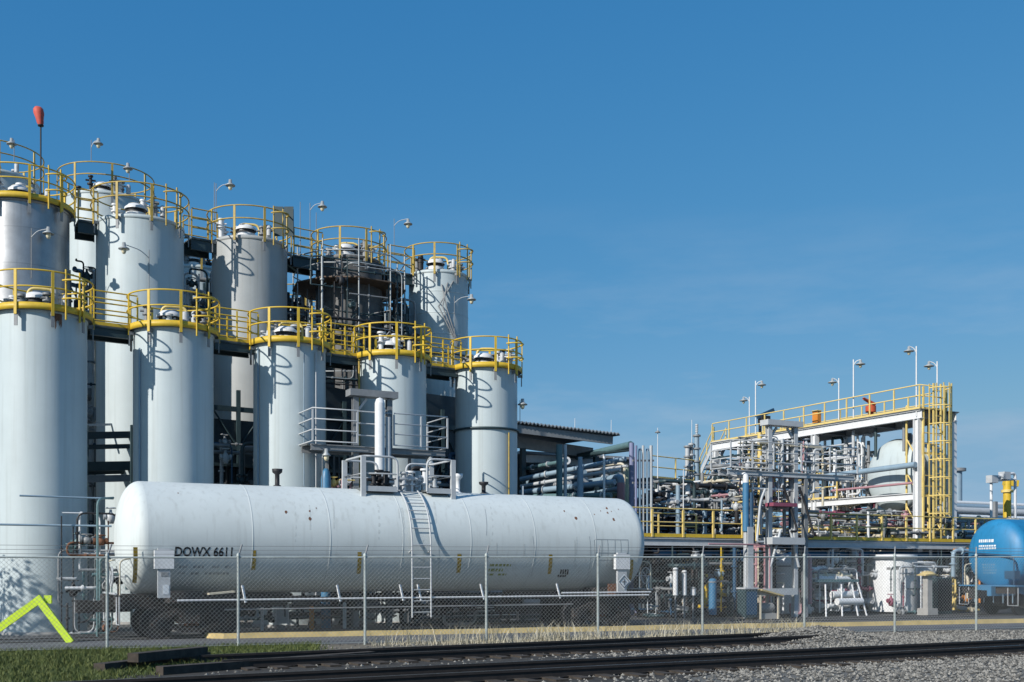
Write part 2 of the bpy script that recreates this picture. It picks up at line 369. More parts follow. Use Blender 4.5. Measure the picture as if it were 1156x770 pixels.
# ------------------------------------------------------------------ helpers for platforms, railings and lamps
def railing(t, pts, h=1.07, step=1.1, mat='yellow', rails=(1.0, .55), toe=0, r=.024, post=.05, toe_mat=None, mids=()):
    pts = [V(p) for p in pts]
    for fr in rails:
        MB().path([p+Z*h*fr for p in pts], r, 6).build('top_rail' if fr == rails[0] else 'middle_rail', mat, t)
    for a, b in zip(pts, pts[1:]):
        n = max(1, round((b-a).length/step))
        for i in range(n+1):
            if i == 0 and a is not pts[0]: continue
            p = a+(b-a)*i/n
            MB().box(p+Z*(h/2-.02), post, post, h-.05).build('post', mat, t)
        if toe: MB().beam(a+Z*toe/2, b+Z*toe/2, .012, toe).build('toe_board', toe_mat or mat, t)
def lamp(label, base, top_z, arm, mat='light_grey', drop=.13, size=.19, group=None):
    base = V(base); t = thing('floodlight', label, 'lamp', base, group); top = V((base.x, base.y, top_z)); arm = V(arm)
    MB().tube(base, top, .035 if size > .2 else .014, 6).build('pole', mat if size > .2 else 'grey_steel', t)
    e = top+arm; pts = [top-Z*.3, top-Z*.08+arm*.35, e]
    MB().path(bez(pts), .025 if size > .2 else .016, 6).build('arm', mat, t)
    c = e-Z*drop
    MB().lathe(c, [(.0, .2), (.06, .19), (.07, .06), (size, -.02), (size, -.05), (.07, -.03)], 14).build('lamp_shade', 'galv', t)
    MB().lathe(c, [(.075, -.03), (.085, -.12), (.05, -.2), (0, -.22)], 12).build('bulb_glass', 'lamp_glass', t)
    return t

# ------------------------------------------------------------------ silos
def roof_gear(t, c, R, z, seed, mat='white_paint'):
    q = random.Random(seed)
    o = V((c[0], c[1], z)); f = V((-c[0], -c[1], 0)).normalized(); rt = V((-f.y, f.x, 0))
    a = o+f*R*.5-rt*R*.1
    MB().cyl(a, .36, .20, 20).build('hatch_curb', mat, t); MB().cyl(a+Z*.2, .33, .13, 20).build('vent_band', 'black_steel', t)
    MB().lathe(a+Z*.33, [(.40, 0), (.40, .07), (.25, .2), (0, .25)], 20).build('vent_cap', mat, t)
    b = o+f*R*.4+rt*R*.5
    MB().path(bez([b, b+Z*.5, b+Z*.5+f*.35, b+Z*.15+f*.35]), .09, 10).build('gooseneck_vent', 'light_grey', t)
    for i in range(11):
        p = o+f*R*q.uniform(-.5, .8)+rt*R*q.uniform(-.75, .75); h = q.uniform(.25, .75)
        m = MB().cyl(p, q.uniform(.05, .12), h, 10); m.cyl(p+Z*h, q.uniform(.1, .17), .06, 12); m.cyl(p+Z*h*.55, .14, .05, 12); m.tube(p+Z*h*.8-rt*.2, p+Z*h*.8+rt*.2, .04, 6)
        m.build('valve', q.choice(['light_grey', 'white_paint', 'grey_steel', 'black_steel', 'grey_steel']), t)
    p = o-f*R*.2-rt*R*.3
    MB().path(bez([p, p+Z*.9, p+Z*.9+rt*.8, p+Z*.3+rt*.8]), .05, 8).build('pipe', q.choice(['pale_yellow', 'light_grey']), t)
def silo(label, c, R, zt, toe=True, rmat='yellow', smat='silo_white', nposts=9, a0=None, seed=1, rh=1.08, group=None, gear=True, cage=True, out=.16, roofmat=None, base=0.0, rings=False):
    c = V((c[0], c[1], 0)); t = thing('silo', label, 'silo', c+Z*base, group)
    m = MB().lathe(c, [(R, base), (R, zt)], 72)
    for k in (range(1, 6) if rings else ()): m.lathe(c, [(R+.001, zt-.9*k-.03), (R+.012, zt-.9*k-.01), (R+.012, zt-.9*k+.01), (R+.001, zt-.9*k+.03)], 72)
    m.lathe(c, [(R+.001, zt-.14), (R+.03, zt-.12), (R+.03, zt-.02), (R, zt)], 72)
    m.build('shell', smat, t)
    MB().lathe(c, [(R, zt+.002), (R*.97, zt+.03), (R*.4, zt+.16), (0, zt+.2)], 72).build('roof', roofmat or smat, t)
    MB().lathe(c, [(R+.06, base+.004), (R+.06, base+.06), (R+.002, base+.1)], 48).build('base_ring', 'concrete', t)
    Rr = R+out; f = atan2(-c.y, -c.x); a0 = f if a0 is None else f+a0
    if toe:
        MB().lathe(c, [(R+.004, zt-.06), (Rr-.006, zt-.06)], 72).lathe(c, [(Rr-.006, zt+.0), (R-.25, zt+.0)], 72).build('walk_ring', 'grating', t)
        MB().lathe(c, [(Rr-.006, zt-.07), (Rr, zt-.07), (Rr, zt+.13), (Rr-.006, zt+.13), (Rr-.006, zt-.07)], 72).build('toe_board', rmat, t)
    for z, nm in ((rh, 'top_rail'), (rh*.55, 'middle_rail')):
        MB().arc(c, Rr+.02, zt+z, 0, 2*pi, .026, 6, 56).build(nm, rmat, t)
    for i in range(nposts):
        a = a0+2*pi*(i+.15)/nposts; e = V((cos(a), sin(a), 0)); tn = V((-sin(a), cos(a), 0))
        MB().box(c+e*(Rr+.03)+Z*(zt+rh/2-.12), .035, .085, rh+.24, e, tn).build('post', rmat, t)
        b = MB(); b.obox(c+e*(R+out*.5+.03)+Z*(zt-.17), e*(out*.5), tn*.05, Z*.05); b.box(c+e*(R+out+.01)+Z*(zt-.36), .03, .10, .42, e, tn)
        b.build('bracket', 'grey_steel', t)
    if cage:   # ladder that comes up through the ring on the shaded right side
        a = f+.62+.05*(seed % 5); e = V((cos(a), sin(a), 0)); tn = V((-sin(a), cos(a), 0)); q = c+e*(Rr+.02)
        for sgn in (-1, 1): MB().path(bez([q+tn*.24*sgn-Z*2.6, q+tn*.24*sgn+Z*(zt+1.25), q+tn*.24*sgn-e*.3+Z*(zt+1.25)]) if 0 else [q+tn*.24*sgn+Z*(zt-.3), q+tn*.24*sgn+Z*(zt+1.2)], .03, 6).build('ladder_rail', rmat, t)
        for k in range(2):
            zz = zt+.3+k*(.55+.03*(seed % 4)); pts = [q+tn*(.36*cos(x))+e*(.42*sin(x))+Z*zz for x in [pi*i/10 for i in range(11)]]
            MB().path(pts, .028, 6).build('cage_hoop', rmat, t)
    if gear: roof_gear(t, c, R, zt+.03, seed)
    return t, c
def at(px, d): return V(((px-CX)*d/F, d, 0))
FR = [(47, 34.0, 1.31, 'at the left edge behind the lime barricade'), (196, 36.3, 1.265, 'the second, rising behind the car left end'), (327, 38.6, 1.235, 'the middle one of the five'),
      (443, 40.9, 1.245, 'the one right behind the loading gantry'), (549, 43.2, 1.21, 'the one at the row right end beside open sky')]
fs_ = []
for i, (px, d, R, l) in enumerate(FR):
    t, c = silo('short white silo, yellow railed, '+l, at(px, d), R, 9.70, True, 'yellow', 'silo_white', 9, a0=[.1, .05, .1, .0, .15][i], seed=20+i, group='front row of short silos')
    fs_.append((t, c, R))
# conduits and small fittings on the front shells
def conduit(t, c, R, ang, z0, z1, mat='light_grey', r=.03, off=.06):
    f = atan2(-c.y, -c.x)+ang; e = V((cos(f), sin(f), 0))
    MB().tube(c+e*(R+off)+Z*z0, c+e*(R+off)+Z*z1, r, 6).build('conduit', mat, t)
conduit(fs_[2][0], fs_[2][1], fs_[2][2], -.95, .2, 9.5, 'grey_blue'); conduit(fs_[2][0], fs_[2][1], fs_[2][2], .75, .2, 9.4, 'light_grey'); conduit(fs_[2][0], fs_[2][1], fs_[2][2], .38, 4.8, 9.3, 'grey_blue', .02)
conduit(fs_[4][0], fs_[4][1], fs_[4][2], .75, .2, 7.2, 'brown_rail', .03); conduit(fs_[4][0], fs_[4][1], fs_[4][2], 1.3, .2, 5.2, 'white_paint', .05, .25)
conduit(fs_[1][0], fs_[1][1], fs_[1][2], -.9, .2, 9.0, 'grey_blue'); conduit(fs_[3][0], fs_[3][1], fs_[3][2], -1.1, .2, 9.6, 'brown_rail', .04, .1)
t, c, R = fs_[4]
MB().arc(c, R+.05, 7.35, 0, 2*pi, .045, 6, 48).build('hoop_pipe', 'dark_teal', t)
t, c, R = fs_[0]
m = MB(); f = atan2(-c.y, -c.x); e = V((cos(f+.35), sin(f+.35), 0))
m.lathe(c, [(R+.006, 9.2), (R+.006, 9.56)], 72); 
rs = MB(); 
for k in range(7):
    a = f+.22+k*.03; h = random.Random(k).uniform(.15, .5); p0 = c+V((cos(a), sin(a), 0))*(R+.034); p1 = c+V((cos(a+.028), sin(a+.028), 0))*(R+.034)
    rs.quad(p0+Z*9.58, p0+Z*(9.58-h), p1+Z*(9.58-h*.8), p1+Z*9.58)
rs.build('rust_stain', 'rust', t)
# walkways between front silos
def walkway(label, a, b, ra, rb, z, wd=.95, rmat='yellow', toe=True, beam='dark_teal', rails=(1.0, .66, .33), group=None, mat_deck='grating', bh=.28):
    a = V((a[0], a[1], z)); b = V((b[0], b[1], z)); d = (b-a).normalized(); n = V((-d.y, d.x, 0)); p = a+d*(ra+.2); q = b-d*(rb+.2)
    t = thing('walkway', label, 'walkway', ((p+q)/2), group)
    MB().beam(p+Z*-.02, q+Z*-.02, wd, .04).build('deck', mat_deck, t)
    for s in (-1, 1):
        MB().ibeam(p+n*s*(wd/2-.06)-Z*(.05+bh/2), q+n*s*(wd/2-.06)-Z*(.05+bh/2), .12, bh).build('beam', beam, t)
        railing(t, [p+n*s*wd/2, q+n*s*wd/2], 1.08, 1.0, rmat, rails, .11 if toe else 0)
    return t
NM = ['first and second', 'second and third', 'third and fourth', 'fourth and fifth']
for i in range(4):
    a, b = fs_[i], fs_[i+1]
    sh = V((-.2, .55, 0))
    walkway('yellow railed walkway bridging the %s short silos from the photo left' % NM[i], a[1]+sh, b[1]+sh, a[2]*.86, b[2]*.86, 9.7, group='walkways of the short silos')
# back row
BK = [(27, 39.1, 1.50, 'stainless', 'yellow', True, 'banded bare metal silo of the tall row, at the photo left edge'),
      (158.5, 41, 1.545, 'silo_white', 'brown_rail', False, 'smooth white silo of the tall row with a lamp on its shell'),
      (282, 43.4, 1.44, 'silo_grey', 'brown_rail', False, 'beige grey silo of the tall row with dark panels at its rail'),
      (394, 45.9, 1.36, 'silo_weathered', 'brown_rail', False, 'stained grey silo of the tall row wrapped in scaffolding'),
      (495, 48, 1.28, 'silo_white', 'brown_rail', False, 'white silo at the right end of the tall row beside open sky')]
bs_ = []
for i, (px, d, R, sm, rm, toe, lab) in enumerate(BK):
    t, c = silo(lab, at(px, d), R, 14.65, toe, rm, sm, 9, a0=.12*i, seed=40+i, group='back row of tall silos', roofmat='silo_grey', rings=i in (3, 4))
    bs_.append((t, c, R))
for i in range(4):
    a, b = bs_[i], bs_[i+1]
    walkway('dark beamed walkway high between the %s tall silos from the photo left' % NM[i], a[1]+V((0, .3, 0)), b[1]+V((0, .3, 0)), a[2]*.95, b[2]*.95, 14.55, 1.0, 'brown_rail', False, 'dark_teal', group='walkways of the tall silos', bh=.42)
RE = [(-8, 45.5, 1.75, 17.9, 'tall white silo behind the metal silo, mostly hidden, thin curved railing on top'), (120, 47.0, 1.75, 17.5, 'tall white silo peeping over the walkway between metal and white silos'),
      (222, 49.5, 1.55, 15.2, 'white silo behind dark lattice between white and beige tall silos'), (340, 52.5, 1.5, 14.0, 'shaded silo behind dark lattice between beige and scaffolded silos')]
rs_ = []
for i, (px, d, R, z, lab) in enumerate(RE):
    t, c = silo(lab, at(px, d), R, z, False, 'brown_rail', 'silo_white', 8, seed=60+i, group='rearmost silos', cage=False)
    rs_.append((t, c, R))
# big shell lamps and rail lamps
def shell_lamp(label, t0, ang, z, arm):
    _, c, R = t0; f = atan2(-c.y, -c.x)+ang; e = V((cos(f), sin(f), 0)); tn = V((-sin(f), cos(f), 0))
    b = c+e*(R+.08)+Z*(z-1.7); return lamp(label, b, z, -tn*arm*-1+e*.25, 'light_grey')
shell_lamp('lamp on a thin pole fixed to the smooth white tall silo shell', bs_[1], .18, 13.4, -.9)
shell_lamp('lamp on a thin pole fixed to the banded metal silo shell', bs_[0], .15, 13.6, .5)
lamp('lamp at the railing of the rearmost silo at the left edge', P(16, 182, 43.6), z_at(158, V((0, 43.6, 0))), V((-.1, 0, 0)), 'brown_rail')
lamp('bright lamp on a pole standing on the white peeping silo', P(103, 182, 46), z_at(158, V((0, 46, 0))), V((.3, 0, 0)))
lamp('lamp at the railing right side of the white peeping silo', P(146, 204, 45), z_at(186, V((0, 45, 0))), V((-.06, 0, 0)), 'brown_rail')
lamp('bright lamp above the left side of the beige tall silo', P(244, 262, 43), z_at(207, V((0, 43, 0))), V((.55, 0, 0)), drop=.05)
lamp('lamp on a thin pole between the beige and scaffolded silos', P(350, 290, 45), z_at(229, V((0, 45, 0))), V((.5, 0, 0)))
lamp('bright lamp on a thin pole behind the scaffolded silo', P(445, 290, 48), z_at(247, V((0, 48, 0))), V((.6, 0, 0)), drop=.2)
lamp('lamp on an outrigger at the right side of the white end silo', P(513, 405, 46.5), z_at(334, V((0, 46.5, 0))), V((.72, 0, 0)))
lamp('lamp under a bracket at the rim of the short end silo', P(587, 480, 43), z_at(452, V((0, 43, 0))), V((.1, 0, 0)))
# windsock
b = P(46, 205, 43); t = thing('windsock', 'faded red windsock drooping from a thin pole over the metal silo', 'windsock', b)
tp = P(46, 142, 43); MB().tube(b-Z*.6, tp, .03, 6).build('pole', 'black_steel', t)
MB().lathe(tp, [(.08, 0), (.13, .12), (.15, .3), (.20, .5), (.19, .66), (.13, .74), (.05, .75)], 9, V((-.16, .05, 1))).build('sock', 'windsock_red', t)
MB().lathe(tp, [(.0, -.03), (.11, -.02), (.11, .03)], 12).build('collar', 'black_steel', t)
# dark panels on the beige silo
b = P(320, 268, 43.2); t = thing('screen_panel', 'pair of dark mesh panels standing above the beige silo railing', 'screen', b)
for k in (0, 1): MB().box(P(314.5+k*11.5, 250, 43.2), .36, .04, 1.15, V((1, 0, 0)), V((0, 1, 0))).build('panel', 'dark_teal', t)
MB().path([P(309, 268, 43.25), P(309, 233, 43.25), P(331, 237, 43.25), P(331, 270, 43.25)], .03, 6).build('frame', 'dark_teal', t)
# rods
for px, d, y0, y1, lab in [(242, 43, 262, 206, 'thin lightning rod rising at the beige silo left side'), (339, 45, 300, 228, 'thin steel rod standing left of the scaffold'), (357, 45, 300, 240, 'thin steel rod standing just inside the scaffold left side')]:
    tag(MB().tube(P(px, y0, d), P(px, y1, d), .025, 6, .012).build('lightning_rod', 'grey_steel', origin=P(px, y0, d)), lab, 'rod')
# scaffold round the fourth tall silo
_, c, R = bs_[3]; t = thing('scaffold', 'tube scaffold with a rusty plank deck wrapped round the stained silo', 'scaffold', c)
fr = V((-c.x, -c.y, 0)).normalized(); rt = V((-fr.y, fr.x, 0)); zz0 = 8.5
zd = 13.55
MB().lathe(c, [(R+.02, zd-.05), (R+1.0, zd-.05), (R+1.0, zd), (R+.02, zd)], 10, Z, False).build('plank_deck', 'rusty_deck', t)
for k in range(10):
    a = 2*pi*k/10; e = V((cos(a), sin(a), 0)); MB().tube(c+e*(R+.95)+Z*zz0, c+e*(R+.95)+Z*(zd+1.5), .03, 6).build('pole', 'galv', t)
for zz in (9.8, 11.6, zd+.55, zd+1.05): 
    MB().path([c+V((cos(2*pi*k/10), sin(2*pi*k/10), 0))*(R+.95)+Z*zz for k in range(10)], .026, 6, closed=True).build('ledger', 'galv', t)
for k in range(10):
    a = 2*pi*(k+.5)/10; e = V((cos(a), sin(a), 0)); MB().tube(c+e*(R+.35)+Z*zz0, c+e*(R+.35)+Z*(zd-.1), .028, 6).build('pole', 'grey_steel', t)
for k in range(10):
    a = 2*pi*k/10; e = V((cos(a), sin(a), 0)); MB().tube(c+e*(R+.05)+Z*12.4, c+e*(R+.95)+Z*12.4, .024, 6).build('transom', 'grey_steel', t)
MB().lathe(c, [(R+.45, 11.62), (R+.95, 11.62), (R+.95, 11.68), (R+.45, 11.68)], 10, Z, False).build('plank_deck', 'timber', t)
for k in range(0, 10, 2):
    a = 2*pi*k/10; b2 = a+2*pi/10; MB().tube(c+V((cos(a), sin(a), 0))*(R+.95)+Z*9.8, c+V((cos(b2), sin(b2), 0))*(R+.95)+Z*11.6, .024, 6).build('brace', 'galv', t)
_, c, R = bs_[4]
t = bs_[4][0]
MB().arc(c, R+.08, 11.1, 0, 2*pi, .05, 6, 40).build('hoop_pipe', 'dark_teal', t)
for k in range(3): MB().path([c+V((cos(-1.0-k*.2), sin(-1.0-k*.2), 0))*(R+.02)+Z*(14.2-k*.1), c+V((cos(-1.5+k*.1), sin(-1.5+k*.1), 0))*(R+.35)+Z*13.0, c+V((cos(-.7), sin(-.7), 0))*(R+.05)+Z*(11.2)], .03, 6).build('brace', 'grey_steel', t)
# dark frames and lattices between the rows
def lattice(label, a, b, z0, z1, nx, nz, mat='dark_teal', r=.06, group=None, seed=0, diag=True):
    a = V((a[0], a[1], 0)); b = V((b[0], b[1], 0)); t = thing('steel_lattice', label, 'frame', (a+b)/2+Z*z0, group); q = random.Random(seed)
    for i in range(nx+1): p = a+(b-a)*i/nx; MB().beam(p+Z*z0, p+Z*z1, r*2, r*2).build('column', mat, t)
    for j in range(nz+1): zz = z0+(z1-z0)*(j+.5)/(nz+1); MB().beam(a+Z*zz, b+Z*zz, r*1.6, r*2.6).build('beam', mat, t)
    if diag:
        for i in range(nx):
            for j in range(nz):
                zz = z0+(z1-z0)*(j+.5)/(nz+1); z2 = z0+(z1-z0)*(j+1.5)/(nz+1); p = a+(b-a)*i/nx; p2 = a+(b-a)*(i+1)/nx
                if q.random() < .5: p, p2 = p2, p
                MB().tube(p+Z*zz, p2+Z*z2, r*.5, 6).build('brace', mat, t)
    return t
for i, (pa, pb, d, z0, z1, nx, nz, lab) in enumerate([(78, 116, 44.5, 4, 14.0, 2, 8, 'between the metal and white tall silos'), (200, 246, 46.5, 4, 14.2, 3, 9, 'between the white and beige tall silos'),
        (318, 350, 48.5, 4, 14.2, 2, 9, 'between the beige and scaffolded silos'), (432, 466, 50, 4, 14, 2, 9, 'between the scaffolded silo and the white end silo')]):
    lattice('dark braced steel frame '+lab, at(pa, d), at(pb, d+1.2), z0, z1, nx, nz, group='steel frames behind the tall silos', seed=i)
_later = []
def clutter(label, box, n, palette, seed, r0=.03, r1=.10, name='pipe_manifold', cat='pipework', valves=6, zbias=.4, group=None, ends=None):
    s0, s1, t0, t1, z0, z1 = box; q = random.Random(seed); c0 = G((s0+s1)/2, (t0+t1)/2, z0); t = thing(name, label, cat, c0, group)
    def rp(): return [q.uniform(s0, s1), q.uniform(t0, t1), q.uniform(z0, z1)]
    for i in range(n):
        p = rp(); r = r0+(r1-r0)*q.random()**2; pts = [list(p)]; last = -1
        for k in range(q.choice([1, 1, 2, 2, 3, 4])):
            ax = 2 if q.random() < zbias else q.choice([0, 0, 1])
            if ax == last: ax = (ax+1) % 3
            last = ax; x = rp()[ax]
            if k == 0 and abs(x-p[ax]) < ((z1-z0) if ax == 2 else (s1-s0) if ax == 0 else (t1-t0))*.4: x = (s0, t0, z0)[ax] if q.random() < .5 else (s1, t1, z1)[ax]
            p = list(p); p[ax] = x
            if (G(*p)-G(*pts[-1])).length > .12: pts.append(list(p))
        if len(pts) < 2: continue
        w = [G(*x) for x in pts]; m = MB().path(bez(w, 4), r, 8)
        for a, b in zip(w, w[1:]):
            ln = (b-a).length; d = (b-a).normalized()
            if ln > .8:
                for f in ([.5] if ln < 2 else [.3, .7]): m.cyl(a+d*ln*f-d*.03, r*1.7+.01, .06, 10, d)
        m.build('pipe', q.choice(palette), t)
    for i in range(valves):
        p = G(*rp()); h = q.uniform(.2, .5); m = MB().lathe(p-Z*h/2, [(0, 0), (.09, 0), (.13, h*.3), (.13, h*.6), (.05, h*.8), (.04, h)], 10); d = q.choice([U, W]); x, y = perp(Z)
        m.path([p+Z*h*.6+(x*cos(k)+y*sin(k))*.14 for k in [2*pi*i/10 for i in range(10)]], .018, 5, closed=True); m.cyl(p-d*.2, .10, .06, 10, d); m.cyl(p+d*.14, .10, .06, 10, d); m.tube(p-d*.2, p+d*.2, .06, 8)
        m.build('valve', q.choice(palette+['light_grey']), t)
    return t
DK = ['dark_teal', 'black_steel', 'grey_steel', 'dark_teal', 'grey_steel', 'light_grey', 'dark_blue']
t = thing('steel_lattice', 'heavy dark beams and pipes crossing low between the first two silos', 'frame', at(124, 38))
for (y, d, r, mm) in [(492, 37.6, .12, 'dark_teal'), (505, 37.7, .08, 'dark_teal'), (527, 37.6, .16, 'dark_teal'), (533, 37.9, .1, 'dark_teal'), (541, 37.4, .12, 'grey_steel'), (480, 38.4, .04, 'light_grey')]:
    MB().beam(P(88, y, d), P(158, y-1.5, d+2.2), r*1.2, r*2).build('beam', mm, t)
for px in (97, 150): MB().beam(at(px, 38), P(px, 480, 38), .16, .16).build('column', 'dark_teal', t)
# tall narrow white ducts between silos 1 and 2
t = thing('riser_duct', 'pair of tall narrow white ducts behind the gap of the first two silos', 'duct', at(104, 41.5))
MB().tube(at(101, 41.6), P(101, 352, 41.6), .17, 12).build('duct', 'white_paint', t); MB().tube(at(111, 42.4), P(111, 352, 42.4), .14, 12).build('duct', 'cream', t)
for k in range(5): MB().cyl(P(101, 690-k*70, 41.6), .22, .06, 12).build('flange', 'grey_steel', t)
# dark clad building behind the rows
bc = G(10, 15, 0)
t = thing('process_building', 'long dark clad process building hidden behind the silo rows', 'building', bc)
def wallbox(nm, s0, s1, t0, t1, z0, z1, mat): MB().box(G((s0+s1)/2, (t0+t1)/2, (z0+z1)/2), s1-s0, t1-t0, z1-z0).build(nm, mat, t)
wallbox('wall', -8, 18.5, 16.5, 22, 0, 9.6, 'cladding'); wallbox('roof', -8.3, 18.8, 16.2, 22.3, 9.62, 9.8, 'roofing')
for k in range(8): wallbox('cladding_rib', -7+k*3.2, -6.75+k*3.2, 16.38, 16.49, 0, 9.5, 'dark_teal')
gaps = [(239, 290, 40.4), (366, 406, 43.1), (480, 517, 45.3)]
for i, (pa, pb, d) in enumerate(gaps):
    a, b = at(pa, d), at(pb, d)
    lt = lattice('dark platform frame with shade panel low in the gap after the %s short silo' % ['second', 'third', 'fourth'][i], a, b+V((0, 1.2, 0)), .1, 8.6, 2, 5, 'dark_teal', .07, seed=80+i, group='dark frames behind the short silos')
    zt_ = [7.6, 9.2, 9.3][i]; a2, b2 = a+V((0, .12, 0)), b+V((0, 1.32, 0)); MB().beam(a2+Z*zt_/2, b2+Z*zt_/2, .06, zt_-.2).build('panel', 'cladding', lt)  # added dark sheet stands in for shade between the silos
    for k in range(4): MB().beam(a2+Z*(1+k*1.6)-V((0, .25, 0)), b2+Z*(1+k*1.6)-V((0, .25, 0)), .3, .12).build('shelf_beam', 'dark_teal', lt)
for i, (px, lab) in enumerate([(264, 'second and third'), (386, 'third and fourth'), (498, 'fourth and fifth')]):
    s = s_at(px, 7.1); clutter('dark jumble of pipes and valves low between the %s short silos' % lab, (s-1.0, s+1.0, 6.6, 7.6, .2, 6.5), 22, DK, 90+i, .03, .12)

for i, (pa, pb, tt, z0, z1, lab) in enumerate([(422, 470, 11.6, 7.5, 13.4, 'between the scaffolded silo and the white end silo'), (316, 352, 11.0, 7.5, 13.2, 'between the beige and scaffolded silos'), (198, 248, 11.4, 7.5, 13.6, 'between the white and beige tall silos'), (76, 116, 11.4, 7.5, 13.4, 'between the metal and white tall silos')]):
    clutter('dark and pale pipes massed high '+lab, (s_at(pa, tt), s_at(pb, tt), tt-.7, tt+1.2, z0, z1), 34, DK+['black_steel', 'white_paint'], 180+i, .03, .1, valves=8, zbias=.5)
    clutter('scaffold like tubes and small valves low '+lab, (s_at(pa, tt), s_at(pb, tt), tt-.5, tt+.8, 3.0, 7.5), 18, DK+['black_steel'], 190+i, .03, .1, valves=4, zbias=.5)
_tf = (at(400, 43.6)-O).dot(W); _tr = (at(455, 46.0)-O).dot(W)
clutter('dark conduits and hoses hanging on the scaffold of the stained silo', (s_at(350, _tf), s_at(452, _tf), _tf-.3, _tf+.5, 9.2, 14.2), 30, ['black_steel', 'dark_teal', 'grey_steel', 'black_steel', 'galv', 'dark_teal'], 201, .02, .06, valves=8, zbias=.5)
clutter('dark ladder steel and pipes between scaffold and white end silo', (s_at(436, _tr), s_at(470, _tr), _tr-.3, _tr+.6, 8.5, 13.2), 22, ['black_steel', 'dark_teal', 'black_steel', 'grey_steel'], 202, .03, .09, valves=6, zbias=.5)
silo('shaded squat silo hidden behind the scaffolded and end silos', at(452, 55), 1.6, 13.6, False, 'brown_rail', 'silo_weathered', 8, seed=66, group='rearmost silos', cage=False)

# ------------------------------------------------------------------ tank cars
RT, ZC = 1.60, 2.86
def tank_car(label, sA, sB, shell, cat='tank car', RT=RT, ZC=ZC):
    t = thing('tank_car', label, cat, G((sA+sB)/2, 0, 0))
    c = G(0, 0, ZC)
    MB().lathe(c, [(RT, sA), (RT, sB)], 96, U).build('tank_shell', shell, t)
    hd = .62
    cap = [(RT*cos(a)**.8, hd*sin(a)**.95) for a in [pi/2*i/18 for i in range(19)]]; cap[-1] = (0, hd)
    ds = lambda sg, s0: [(r, s0+sg*h) for r, h in cap]
    MB().lathe(c, ds(1, sB+.001), 96, U).build('tank_head', shell, t)
    MB().lathe(c, list(reversed(ds(-1, sA-.001))), 96, U).build('tank_head', shell, t)
    return t, c
sA = s_at(157, 0); sB = s_at(698, -.3)
tk, tc0 = tank_car('long white railroad tank car with side ladder and top platform', sA, sB, 'tank_white')
def on_tank(s, ang, off=.004): return G(s, -(RT+off)*cos(ang), ZC+(RT+off)*sin(ang))
def ang_at(py, px): 
    # angle on the near side whose point is seen at photo row py, column px
    best = None
    for i in range(-60, 90):
        a = R_(i); p = on_tank(s_at(px, -RT*cos(a)), a); y = HY-(p.z-EYE)*F/p.y
        if best is None or abs(y-py) < best[0]: best = (abs(y-py), a)
    return best[1]
def patch(px0, px1, py0, py1, name, mat, off=.004, seg=6, label=None):
    m = MB(); px = (px0+px1)/2; a0, a1 = ang_at(py0, px), ang_at(py1, px); s0, s1 = s_at(px0, -RT), s_at(px1, -RT)
    lean = s_at(px, -RT*cos(a1))-s_at(px, -RT*cos(a0))
    for i in range(seg):
        b0 = a0+(a1-a0)*i/seg; b1 = a0+(a1-a0)*(i+1)/seg; l0, l1 = lean*(i/seg-.5)*.7, lean*((i+1)/seg-.5)*.7
        m._add([on_tank(s0+l0, b0, off), on_tank(s0+l1, b1, off), on_tank(s1+l1, b1, off), on_tank(s1+l0, b0, off)], [(0, 1, 2, 3)], True)
    return m.build(name, mat, tk, label)
for px, y0, y1, wd in [(154.5, 618, 658, 5), (288, 621, 643, 4.5), (408, 623, 648, 4.5), (521, 625, 647, 4.5), (624.5, 626, 648, 4), (725, 628, 656, 4)]:
    if px < 700: patch(px-wd/2, px+wd/2, y0, y1, 'reflective_stripe', 'stripe_gold')
patch(717, 720.5, 632, 656, 'reflective_stripe', 'stripe_gold')
def text_on_tank(txt, px0, px1, py_top, py_bot, name, mat, bold=.0):
    cu = bpy.data.curves.new('t', 'FONT'); cu.body = txt; cu.size = 1; cu.resolution_u = 3; cu.offset = bold
    o = bpy.data.objects.new('t', cu); COL.objects.link(o); dg = bpy.context.evaluated_depsgraph_get(); me = o.evaluated_get(dg).to_mesh()
    vs = [v.co.copy() for v in me.vertices]; fs = [tuple(p.vertices) for p in me.polygons]; o.evaluated_get(dg).to_mesh_clear(); bpy.data.objects.remove(o); bpy.data.curves.remove(cu)
    x0 = min(v.x for v in vs); x1 = max(v.x for v in vs); y0 = min(v.y for v in vs); y1 = max(v.y for v in vs)
    px = (px0+px1)/2; aT, aB = ang_at(py_top, px), ang_at(py_bot, px); s0, s1 = s_at(px0, -RT), s_at(px1, -RT)
    m = MB(); m._add([on_tank(s0+(v.x-x0)/(x1-x0)*(s1-s0), aB+(v.y-y0)/(y1-y0)*(aT-aB), .006) for v in vs], fs, False)
    m.build(name, mat, tk)
text_on_tank('DOWX 6611', 198, 263, 617.6, 628.0, 'reporting_mark', 'ink', .022)
q = random.Random(4)
def dashes(px0, px1, rows, name, mat, dense=.7, ww=(1.5, 5), hh=2.6):
    m = MB()
    for y in rows:
        x = px0
        while x < px1:
            wv = q.uniform(*ww)
            if q.random() < dense:
                a0, a1 = ang_at(y-hh/2, x), ang_at(y+hh/2, x); s0, s1 = s_at(x, -RT), s_at(min(px1, x+wv), -RT)
                m.quad(on_tank(s0, a0), on_tank(s0, a1), on_tank(s1, a1), on_tank(s1, a0))
            x += wv+1.1
    m.build(name, mat, tk)
dashes(204, 262, (640, 647), 'stencil_row', 'pale_ink', .75); dashes(556, 580, (638, 643.5), 'stencil_row', 'mark_green', .9); dashes(556, 578, (648.5,), 'stencil_row', 'mark_green', .85)
for k in range(4): patch(638+k*2.6, 639.9+k*2.6, 643, 648.5, 'stencil_mark', 'ink', seg=2); 
